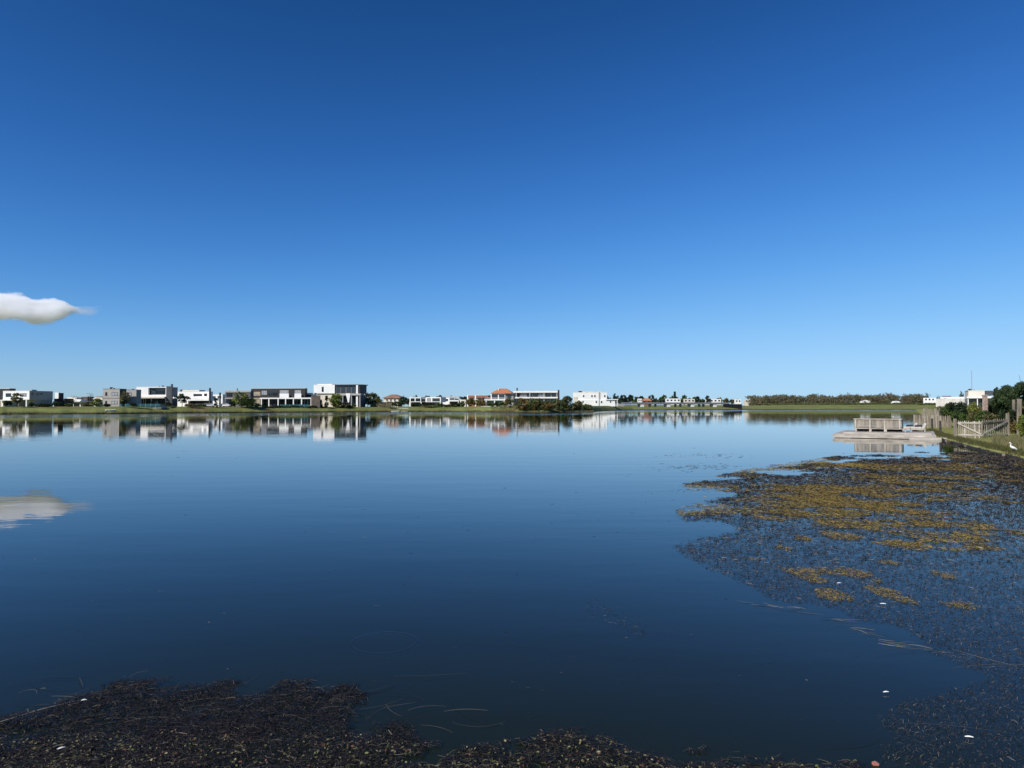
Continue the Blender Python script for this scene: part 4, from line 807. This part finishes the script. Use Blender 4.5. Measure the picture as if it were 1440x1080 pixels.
grass('dry_grass', 'tall dry olive grass around the taller gate post and egret', 5200, .8, 7, (33, 46), .27, [(.26,.22,.10),(.20,.19,.08),(.32,.26,.14),(.14,.15,.06)], 52, .013, 1394, .42)
grass('edge_grass', 'ragged grass tufts hanging over the bank edging', 6000, .02, .7, (28, 64), .16, [(.12,.12,.04),(.09,.10,.03),(.15,.13,.06)], 53, .015)
# egret
def egret():
    p = at(1424, 635, 32.3); z = gz(p.x, p.y); root = tag(empty('egret', (p.x, p.y, z), math.pi*.97), 'white egret with bent neck standing on the grass bank', 'bird'); B = MB()   # local +x is ahead
    B.tube([(-.21,0,.14),(-.15,0,.17),(-.06,0,.215),(.02,0,.26),(.075,0,.30),(.085,0,.345),(.065,0,.385),(.06,0,.42),(.085,0,.448),(.12,0,.452),(.145,0,.446)], [.010,.040,.062,.062,.042,.026,.021,.019,.026,.024,.012], 12, .8); body = B.build('body', FEATH, root, True)
    for y in (-1, 1): B = MB(); B.tube([(.04,.045*y,.265),(-.06,.055*y,.225),(-.17,.03*y,.155),(-.235,.012*y,.115)], [.020,.045,.030,.004], 8, .45); B.build('wing', FEATH, root, True)
    B = MB(); B.tube([(.14,0,.447),(.18,0,.44),(.225,0,.43)], [.011,.008,.002], 6); B.build('beak', BEAK, root)
    for y in (-.02, .022):
        B = MB(); B.tube([(-.02,y,.18),(-.015,y,.10),(-.025,y,.012)], [.011,.007,.006], 6)
        for a in (-.5, 0, .5, 3.14): B.tube([(-.025,y,.01),(-.025+.05*math.cos(a),y+.05*math.sin(a),.004)], [.005,.003], 4)
        B.build('leg', BLEG, root)
egret()
p = flat(1116, 588.6); o = tag(empty('water_bird', (p.x, p.y, 0), 2.6), 'small black water bird swimming far out on the open lake', 'bird'); B = MB()
B.tube([(-.22,0,.10),(-.1,0,.09),(.05,0,.08),(.14,0,.12),(.17,0,.22),(.20,0,.27),(.24,0,.265)], [.02,.09,.10,.06,.035,.04,.02], 10, .8); B.build('body', BLACK, o, True); B = MB(); B.tube([(.24,0,.262),(.29,0,.25)], [.014,.004], 6); B.build('beak', CREAM, o)

# ------------------------------------------------------------------ floating weed
def ribbons(P, ang, L, wd, curl, z0, zamp, cols, K=3, r=None):
    n = len(P); t = np.linspace(0, 1, K+1)[None, :]; a = ang[:, None]+curl[:, None]*(t-.5)
    stepx, stepy = np.cos(a)*L[:, None]/K, np.sin(a)*L[:, None]/K
    X = P[:, 0, None]+np.concatenate([np.zeros((n,1)), np.cumsum(stepx[:, :-1], 1)], 1); Y = P[:, 1, None]+np.concatenate([np.zeros((n,1)), np.cumsum(stepy[:, :-1], 1)], 1)
    Z = z0[:, None]+zamp[:, None]*np.sin(t*math.pi+r.random((n,1))*1.2); w_ = wd[:, None]*(.45+.55*np.sin(t*math.pi*.9+.2))
    nx, ny = -np.sin(a)*w_, np.cos(a)*w_; tl = (r.random((n,1))-.5)*1.6*w_
    V = np.stack([np.stack([X+nx, Y+ny, Z+tl], -1), np.stack([X-nx, Y-ny, Z-tl], -1)], 2).reshape(-1, 3)
    base = (np.arange(n)*(2*(K+1)))[:, None]+2*np.arange(K)[None, :]; Fq = np.stack([base, base+1, base+3, base+2], -1).reshape(-1, 4)
    return V, Fq, np.repeat(cols, 2*(K+1), 0)
def inside(poly, x, y):
    c = np.zeros(len(x), bool); j = len(poly)-1
    for i in range(len(poly)):
        (xi, yi), (xj, yj) = poly[i], poly[j]
        c ^= ((yi > y) != (yj > y)) & (x < (xj-xi)*(y-yi)/((yj-yi) or 1e-9)+xi); j = i
    return c
def edge_d(poly, x, y):
    best = np.full(len(x), 1e9)
    for (ax, ay), (bx, by) in zip(poly, poly[1:]+poly[:1]):
        dx_, dy_ = bx-ax, by-ay; t = np.clip(((x-ax)*dx_+(y-ay)*dy_)/(dx_*dx_+dy_*dy_+1e-9), 0, 1); best = np.minimum(best, np.hypot(x-ax-t*dx_, y-ay-t*dy_))
    return best
wp = lambda L: [(lambda q: (q.x, q.y))(flat(a, b)) for a, b in L]
BED = wp([(1330,633),(1250,639),(1180,641),(1090,653),(1030,664),(958,683),(1000,704),(950,716),(972,745),(940,766),(985,795),(1030,824),(1040,850),(1120,860),(1200,884),(1262,926),(1312,946),(1282,975),(1240,1010),(1225,1050),(1240,1078)])+[(2.0,3.4),(8.6,3.6),(14.6,9.2),(19.6,19),(22.8,27.4),(24.6,31),(27.0,37.4),(29.2,42.8),(27.4,45.6)]
MATP = wp([(-60,1015),(60,985),(150,962),(215,948),(290,944),(340,960),(430,950),(500,965),(540,1000),(575,1022),(640,1038),(700,1026),(760,1032),(850,1019),(915,1040),(960,1052),(1005,1046),(1030,1036),(1090,1056),(1140,1068),(1200,1072)])+[(3.0,4.0),(3.0,2.9),(-4.5,2.4),(-4.5,5.4)]
def weed_bed():
    r = np.random.default_rng(61); Vs, Fs, Cs, n0 = [], [], [], 0
    pal = np.array([(.014,.013,.017),(.027,.022,.023),(.055,.045,.038),(.045,.045,.032),(.115,.092,.062),(.22,.19,.15)]); pr = [.26,.23,.2,.14,.12,.05]
    ye = np.geomspace(3.0, 46, 19); KY = [3.0, 5.5, 8.2, 13, 20, 32]
    for y0, y1 in zip(ye[:-1], ye[1:]):
        ym = (y0*y1)**.5; dens, L0, wd0 = (float(np.exp(np.interp(math.log(ym), np.log(KY), np.log(v)))) for v in ([3000,2500,1350,560,300,190], [.028,.032,.046,.085,.135,.17], [.0007,.0009,.0014,.0030,.0055,.0085]))
        x0, x1 = .15*y0, float(np.interp(y1, near[3:16,1], near[3:16,0]))+.3; n = int((x1-x0)*(y1-y0)*dens); x = r.uniform(x0, x1, n); y = r.uniform(y0, y1, n)
        ok = inside(BED, x, y) & (near_s(x, y) < .1); x, y = x[ok], y[ok]; d = edge_d(BED, x, y); nz = fbm(x, y, 1.3, 62); rng_ = (.02*y*y/10+.25)*2.2
        ok = nz > .66-.50*np.clip(d/rng_, 0, 1)+.05*(r.random(len(x))-.5); x, y = x[ok], y[ok]; n = len(x)
        V, Fq, C = ribbons(np.column_stack([x, y]), r.normal(size=n)*.9+.2+(r.random(n) > .5)*math.pi, L0*(.4+1.1*r.random(n)), wd0*(.6+.9*r.random(n)), r.normal(size=n)*1.0, np.full(n, .004)+.004*r.random(n), .012*r.random(n)*(1+y/20), pal[r.choice(6, n, p=pr)]*(.7+.6*r.random((n,1))), 3, r)
        Vs.append(V); Fs.append(Fq+n0); Cs.append(C); n0 += len(V)
    # loose scraps on the open water
    n = 900; px = np.concatenate([r.normal(985, 32, 300), r.normal(985, 18, 90), r.uniform(820, 905, 170), r.uniform(0, 1240, 340)]); py = np.concatenate([r.choice([641, 656, 658, 690], 300)+r.normal(0, 1.6, 300), r.normal(770, 8, 90), 850+ (px[390:560]-820)*.45+r.normal(size=170)*8, 580+r.random(340)**.7*440]); py = np.maximum(py, 583)
    q = np.array([tuple(flat(a, b))[:2] for a, b in zip(px, py)]); sc_ = np.clip(q[:, 1]/9, .6, 3)
    V, Fq, C = ribbons(q, r.normal(size=n)*.3, .05*sc_*(.3+r.random(n)), .0013*sc_*(.5+r.random(n)), r.normal(size=n)*1.2, np.full(n, .005), .004*r.random(n), pal[r.choice(6, n, p=[.25,.2,.2,.1,.1,.15])], 3, r); Vs.append(V); Fs.append(Fq+n0); Cs.append(C); n0 += len(V)
    # long drifting stems
    n = 60; x = r.uniform(2.0, 5.6, n); y = r.uniform(4.2, 7.4, n); ok = inside(BED, x, y); q = np.column_stack([x, y])[ok]; n = len(q)
    V, Fq, C = ribbons(q, r.normal(size=n)*.5+.3+(r.random(n) > .5)*math.pi, .3+.6*r.random(n), .0008+.0006*r.random(n), r.normal(size=n)*.6, np.full(n, .014), .006*r.random(n), np.array([(.09,.07,.05),(.05,.04,.03),(.14,.12,.09)])[r.integers(0, 3, n)], 10, r); Vs.append(V); Fs.append(Fq+n0); Cs.append(C); n0 += len(V)
    # the rope of stems along the bed's lower left edge
    E_ = wp([(1046,848),(1120,858),(1200,884),(1240,905),(1300,915)]); qs = []
    for a, b in zip(E_[:-1], E_[1:]):
        for t in r.random(16): qs.append((a[0]+(b[0]-a[0])*t+r.normal()*.05, a[1]+(b[1]-a[1])*t+r.normal()*.06))
    q = np.array(qs); n = len(q); V, Fq, C = ribbons(q, r.normal(size=n)*.3-.35, .08+.2*r.random(n), .0010+.0010*r.random(n), r.normal(size=n)*.8, np.full(n, .012), .006*r.random(n), np.array([(.10,.09,.07),(.20,.19,.16)])[r.integers(0, 2, n)], 5, r); Vs.append(V); Fs.append(Fq+n0); Cs.append(C); n0 += len(V)
    tag(link('floating_weed', quads_mesh('floating_weed', np.concatenate(Vs), np.concatenate(Fs), np.concatenate(Cs)), WEED), 'dark floating water weed spread over the lake beside the near bank', 'water weed', kind='stuff')
weed_bed()
def algae():
    r = np.random.default_rng(71); E_ = [(1264,671,52,12),(1176,689,66,8),(1078,684,42,5),(1202,709,92,8),(1189,722,36,5),(1109,722,30,4),(1202,738,52,8),(1313,739,23,8),(1184,754,22,6),(1071,757,14,4),(1100,771,10,4),(1129,757,8,3),(1269,764,22,9),(1379,758,11,8),(1136,804,33,8),(1171,838,22,9),(1150,816,14,6),(1207,807,20,10),(1242,833,19,13),(1271,844,11,9),(1331,811,12,11),(1353,853,20,11),(1413,802,16,4),(1438,862,8,5),(1420,874,6,3),(1065,787,27,7),(1091,714,18,4),(1371,655,60,5),(1424,680,30,4),(1349,673,36,5),(1230,655,70,5),(1300,690,40,6),(1140,700,50,6),(1402,745,10,4),(1285,720,26,5),(1040,745,16,4),(1250,792,12,4),(1330,660,50,5)]
    Vs, Fs, Cs, n0 = [], [], [], 0; pal = np.array([(.36,.25,.06),(.31,.205,.05),(.24,.165,.055),(.42,.32,.09),(.18,.15,.05)])
    def put(x, y, sz, dens_z=0):
        nonlocal n0
        n = len(x); V, Fq, C = ribbons(np.column_stack([x, y]), r.random(n)*6.283, sz*(1.4+2.4*r.random(n)), sz*(.05+.09*r.random(n)), r.normal(size=n)*2.2, .006+.006*r.random(n), .010*r.random(n), pal[r.integers(0, 5, n)]*(.65+.6*r.random((n,1))), 2, r); Vs.append(V); Fs.append(Fq+n0); Cs.append(C); n0 += len(V)
    for (px, py, rx, ry) in E_:
        c = flat(px, py); D = c.y; X = rx/F*D; Yr = (flat(px, py-ry).y-flat(px, py+ry).y)/2; n = int(min(16000, 2.3*X*Yr*3.14*np.interp(D, [6,10,20,32], [3000,1700,640,320]))); a = r.random(n)*6.283; q = np.sqrt(r.random(n))*1.25
        x, y = c.x+X*q*np.cos(a), c.y+Yr*q*np.sin(a); keep = fbm(x, y, .05*D, 72) > .45+.24*(q/1.25)**2+.03*r.normal(size=n); put(x[keep], y[keep], np.interp(D, [6,10,20,32], [.014,.020,.042,.066]))
    # thin yellow strands through the middle of the bed
    n = 120000; y = 11+22*r.random(n); x = r.uniform(.22, .92, n)*y; ok = inside(BED, x, y) & (near_s(x, y) < .1) & (fbm(x, y, 2.6, 75) > .51) & (fbm(x, y, .5, 76) > .46); put(x[ok], y[ok], .038)
    tag(link('yellow_algae', quads_mesh('yellow_algae', np.concatenate(Vs), np.concatenate(Fs), np.concatenate(Cs)), ALGA), 'ochre yellow algae patches drifting among the dark weed', 'algae', kind='stuff')
algae()
def weed_mat():
    r = np.random.default_rng(81); gx = np.linspace(-4.6, 3.2, 390); gy = np.linspace(2.3, 6.2, 200); X, Y = np.meshgrid(gx, gy); x, y = X.ravel(), Y.ravel()
    ins = inside(MATP, x, y); d = edge_d(MATP, x, y)*np.where(ins, 1, -1); z = -.035+.05*np.clip(d/.7, 0, 1)*fbm(x, y, .35, 82)*1.3+.012*(fbm(x, y, .05, 83, 2)-.5)-.06*np.clip(-d/.12, 0, 1)
    n = len(gx); i, j = np.meshgrid(np.arange(len(gy)-1), np.arange(n-1), indexing='ij'); Fq = np.stack([i*n+j, i*n+j+1, (i+1)*n+j+1, (i+1)*n+j], -1).reshape(-1, 4)
    V = np.column_stack([x, y, z]); keep = (z[Fq] > -.04).any(1); C = np.tile(np.array([(.010,.008,.009)]), (len(x), 1))*(.5+fbm(x, y, .08, 84))[:, None]
    Vs, Fs, Cs, n0 = [V], [Fq[keep]], [C], len(V)
    pal = np.array([(.008,.007,.009),(.014,.011,.012),(.024,.018,.016),(.05,.04,.03),(.12,.10,.065),(.09,.09,.04)]); k = 190000
    px_, py_ = r.uniform(-4.5, 3.0, k), 2.4+3.4*r.random(k); ok = inside(MATP, px_, py_); x, y = px_[ok], py_[ok]; d = edge_d(MATP, x, y); ok = fbm(x, y, .25, 85) > .62-.35*np.clip(d/.35, 0, 1); x, y, d = x[ok], y[ok], d[ok]; n = len(x)
    near_ = np.clip((4.95-y)/.5, 0, 1)*fbm(x, y, .4, 86)*1.6; u = r.random(n)+.16*near_; idx = np.select([u < .40, u < .72, u < .90, u < .975, u < 1.05], [0,1,2,3,4], 5)
    zz = -.006+.036*np.clip(d/.5+.35, 0, 1)*fbm(x, y, .35, 82)*1.3
    V, Fq, C = ribbons(np.column_stack([x, y]), r.random(n)*6.283, .02+.09*r.random(n)**2, .0008+.0012*r.random(n), r.normal(size=n)*2.0, zz+.012*r.random(n), .010*r.random(n), pal[idx]*(.6+.7*r.random((n,1))), 3, r); Vs.append(V); Fs.append(Fq+n0); Cs.append(C); n0 += len(V)
    # leaf scraps
    m_ = 7000; s_ = r.integers(0, n, m_); u = near_[s_] > .25*r.random(m_)+.12; s_ = s_[u]; V, Fq, C = ribbons(np.column_stack([x[s_], y[s_]]), r.random(len(s_))*6.283, .008+.014*r.random(len(s_)), .003+.004*r.random(len(s_)), r.normal(size=len(s_))*.5, zz[s_]+.014, .004*r.random(len(s_)), np.array([(.20,.17,.07),(.26,.24,.14),(.14,.16,.05),(.20,.09,.06)])[r.integers(0, 4, len(s_))]*(.3+.75*r.random((len(s_),1))), 2, r); Vs.append(V); Fs.append(Fq+n0); Cs.append(C); n0 += len(V)
    # long stems reaching out of the mat
    q = np.array([tuple(flat(a, b))[:2] for a, b in zip(r.uniform(0, 640, 60), r.uniform(948, 1050, 60))]); n = len(q); V, Fq, C = ribbons(q, r.normal(size=n)*.6, .15+.45*r.random(n), .0009+.0008*r.random(n), r.normal(size=n)*1.3, np.full(n, .016), .008*r.random(n), np.array([(.10,.08,.055),(.15,.12,.08),(.05,.04,.03)])[r.integers(0, 3, n)], 10, r); Vs.append(V); Fs.append(Fq+n0); Cs.append(C); n0 += len(V)
    tag(link('shore_weed', quads_mesh('shore_weed', np.concatenate(Vs), np.concatenate(Fs), np.concatenate(Cs)), WEED), 'thick mat of dark tangled weed at the water edge in the foreground', 'water weed', kind='stuff')
weed_mat()
# single stems, feathers and scraps
B = MB(); a, b, c = flat(-30, 1030), flat(60, 1003), flat(150, 978); B.tube([tuple(a+Vector((0,0,.025))), tuple(b+Vector((0,0,.03))), tuple(c+Vector((0,0,.012)))], [.006,.005,.002], 6); tag(B.build('reed_stalk', mat('dry_reed', (.30,.27,.20), .7, .2, 8)), 'long pale reed stalk lying across the left of the dark weed mat', 'reed stalk')
for px, py, s_, rz, lab, z in ((118,991,0.019,.2,'white feather at the upper rim of the dark weed mat',.03),(86,1063,0.022,.6,'white feather lying deep in the dark weed mat',.045),(1242,851,0.030,-.3,'white scrap floating below the double yellow algae patch',.012),(1363,1040,0.025,-.35,'white scrap among the long drifting stems',.014),(1246,976,0.022,0,'pale scrap on the tip of the stem rope',.012),(1180,822,0.028,.1,'tiny white scrap on the algae patch by the open water',.015)):
    q = flat(px, py); o = empty('floating_feather', (q.x, q.y, z), rz); tag(o, lab, 'feather'); B = MB(); n = 7
    B.v = []; 
    for i in range(n): t = i/(n-1); w_ = s_*.28*math.sin(math.pi*min(1, t*.9+.08)); B.v += [(s_*(t-.5)*2, -w_, .002+.004*math.sin(t*3)), (s_*(t-.5)*2, 0, .006+.006*math.sin(t*3)), (s_*(t-.5)*2, w_, .002+.004*math.sin(t*3))]
    for i in range(n-1): B.f += [(3*i,3*i+1,3*i+4,3*i+3),(3*i+1,3*i+2,3*i+5,3*i+4)]
    B.build('vane', FEATH, o); B = MB(); B.tube([(-s_*1.15,0,.004),(s_*.9,0,.009)], [.0012,.0006], 5); B.build('shaft', CREAM, o)
q = flat(1231, 1076); B = MB(); B.prism([(-.017,-.006),(.016,-.006),(.018,.007),(.004,.012),(-.015,.008)], -.012, .012); o = B.build('brick_chip', mat('pink_chip', (.45,.18,.14), .8, .2, 20)); o.location = (q.x, q.y, .008); tag(o, 'small pinkish red chip among the weed by the shore', 'chip')

# ------------------------------------------------------------------ the one cloud
def cloud():
    D = 3000; c = at(-8, 429.5, D); m = bpy.data.materials.new('cloud_vapour'); m.use_nodes = True; t = m.node_tree; t.nodes.remove(t.nodes['Principled BSDF']); out = t.nodes['Material Output']
    N = lambda k: t.nodes.new('ShaderNode'+k); pv = N('VolumePrincipled'); pv.inputs['Color'].default_value = (1,1,1,1); pv.inputs['Anisotropy'].default_value = -.25
    tc = N('TexCoord'); sx = N('SeparateXYZ'); t.links.new(tc.outputs['Object'], sx.inputs[0])
    def M_(op, a, b=0.0, cl=False):
        k = N('Math'); k.operation = op; k.use_clamp = cl
        for i, v in enumerate((a, b)):
            if isinstance(v, (int, float)): k.inputs[i].default_value = v
            else: t.links.new(v, k.inputs[i])
        return k.outputs[0]
    def noise(s, d, st=(1,1,1)):
        mp = N('Mapping'); mp.inputs['Scale'].default_value = st; n = N('TexNoise'); n.inputs['Scale'].default_value = s; n.inputs['Detail'].default_value = d; t.links.new(tc.outputs['Object'], mp.inputs[0]); t.links.new(mp.outputs[0], n.inputs['Vector']); return n.outputs['Fac']
    # object space: half-lengths 435, 160, 72 m; the body thins to a point on its right
    xx = M_('DIVIDE', sx.outputs[0], 435.0)
    def ramp(pts):
        rp = N('ValToRGB'); e = rp.color_ramp.elements; e[0].position, e[1].position = pts[0][0], pts[-1][0]
        for q, el in ((pts[0], e[0]), (pts[-1], e[1])): el.color = (q[1], q[1], q[1], 1)
        for q in pts[1:-1]: k = e.new(q[0]); k.color = (q[1], q[1], q[1], 1)
        t.links.new(xx, rp.inputs[0]); sr = N('SeparateColor'); t.links.new(rp.outputs[0], sr.inputs[0]); return sr.outputs[0]
    tap = ramp([(0,.98),(.22,.96),(.36,1.0),(.48,.92),(.58,.66),(.65,.34),(.72,.20),(.86,.12),(.93,.02)]); thin = ramp([(0,1),(.55,1),(.66,.14),(.84,.07),(.92,0)]); low = M_('MULTIPLY', ramp([(0,0),(.2,0),(.33,1),(.44,.85),(.56,0)]), 13.0)
    zz = M_('DIVIDE', M_('DIVIDE', M_('ADD', sx.outputs[2], low), 72.0), tap); yy = M_('DIVIDE', sx.outputs[1], 160.0)
    rr = M_('ADD', M_('ADD', M_('POWER', M_('ABSOLUTE', xx), 6.0), M_('POWER', M_('ABSOLUTE', M_('ADD', yy, M_('MULTIPLY', zz, -1.2))), 4.0)), M_('POWER', M_('ABSOLUTE', zz), 3.4))
    f = M_('SUBTRACT', 1.0, rr); nz = M_('ADD', M_('SUBTRACT', noise(.018, 7, (.55,.8,1.1)), .5), M_('MULTIPLY', M_('SUBTRACT', noise(.055, 6, (.6,.8,1)), .5), .6))
    dn = M_('MULTIPLY', M_('ADD', f, M_('MULTIPLY', nz, 4.6)), 1.0); dn = M_('MULTIPLY', M_('MAXIMUM', M_('SUBTRACT', dn, .12), 0.0), .05); dn = M_('MULTIPLY', M_('MINIMUM', dn, .05), thin)
    t.links.new(dn, pv.inputs['Density']); t.links.new(pv.outputs[0], out.inputs['Volume'])
    B = MB(); n, k = 18, 14; B.v = []
    for i in range(n+1):
        tx = -1+2*i/n; rr_ = math.sqrt(max(0, 1-tx*tx))*1.1+.08
        for j in range(k): a = 2*math.pi*j/k; B.v.append((470*tx, 400*rr_*math.cos(a), 88*rr_*math.sin(a)))
    for i in range(n):
        for j in range(k): B.f.append((i*k+j, i*k+(j+1) % k, (i+1)*k+(j+1) % k, (i+1)*k+j))
    B.f += [tuple(range(k))[::-1], tuple(n*k+j for j in range(k))]
    o = B.build('cloud', m); o.location = c; o.rotation_euler = (0, 0, math.radians(32)); tag(o, 'single small white cloud low in the blue sky over the far houses', 'cloud')
cloud()
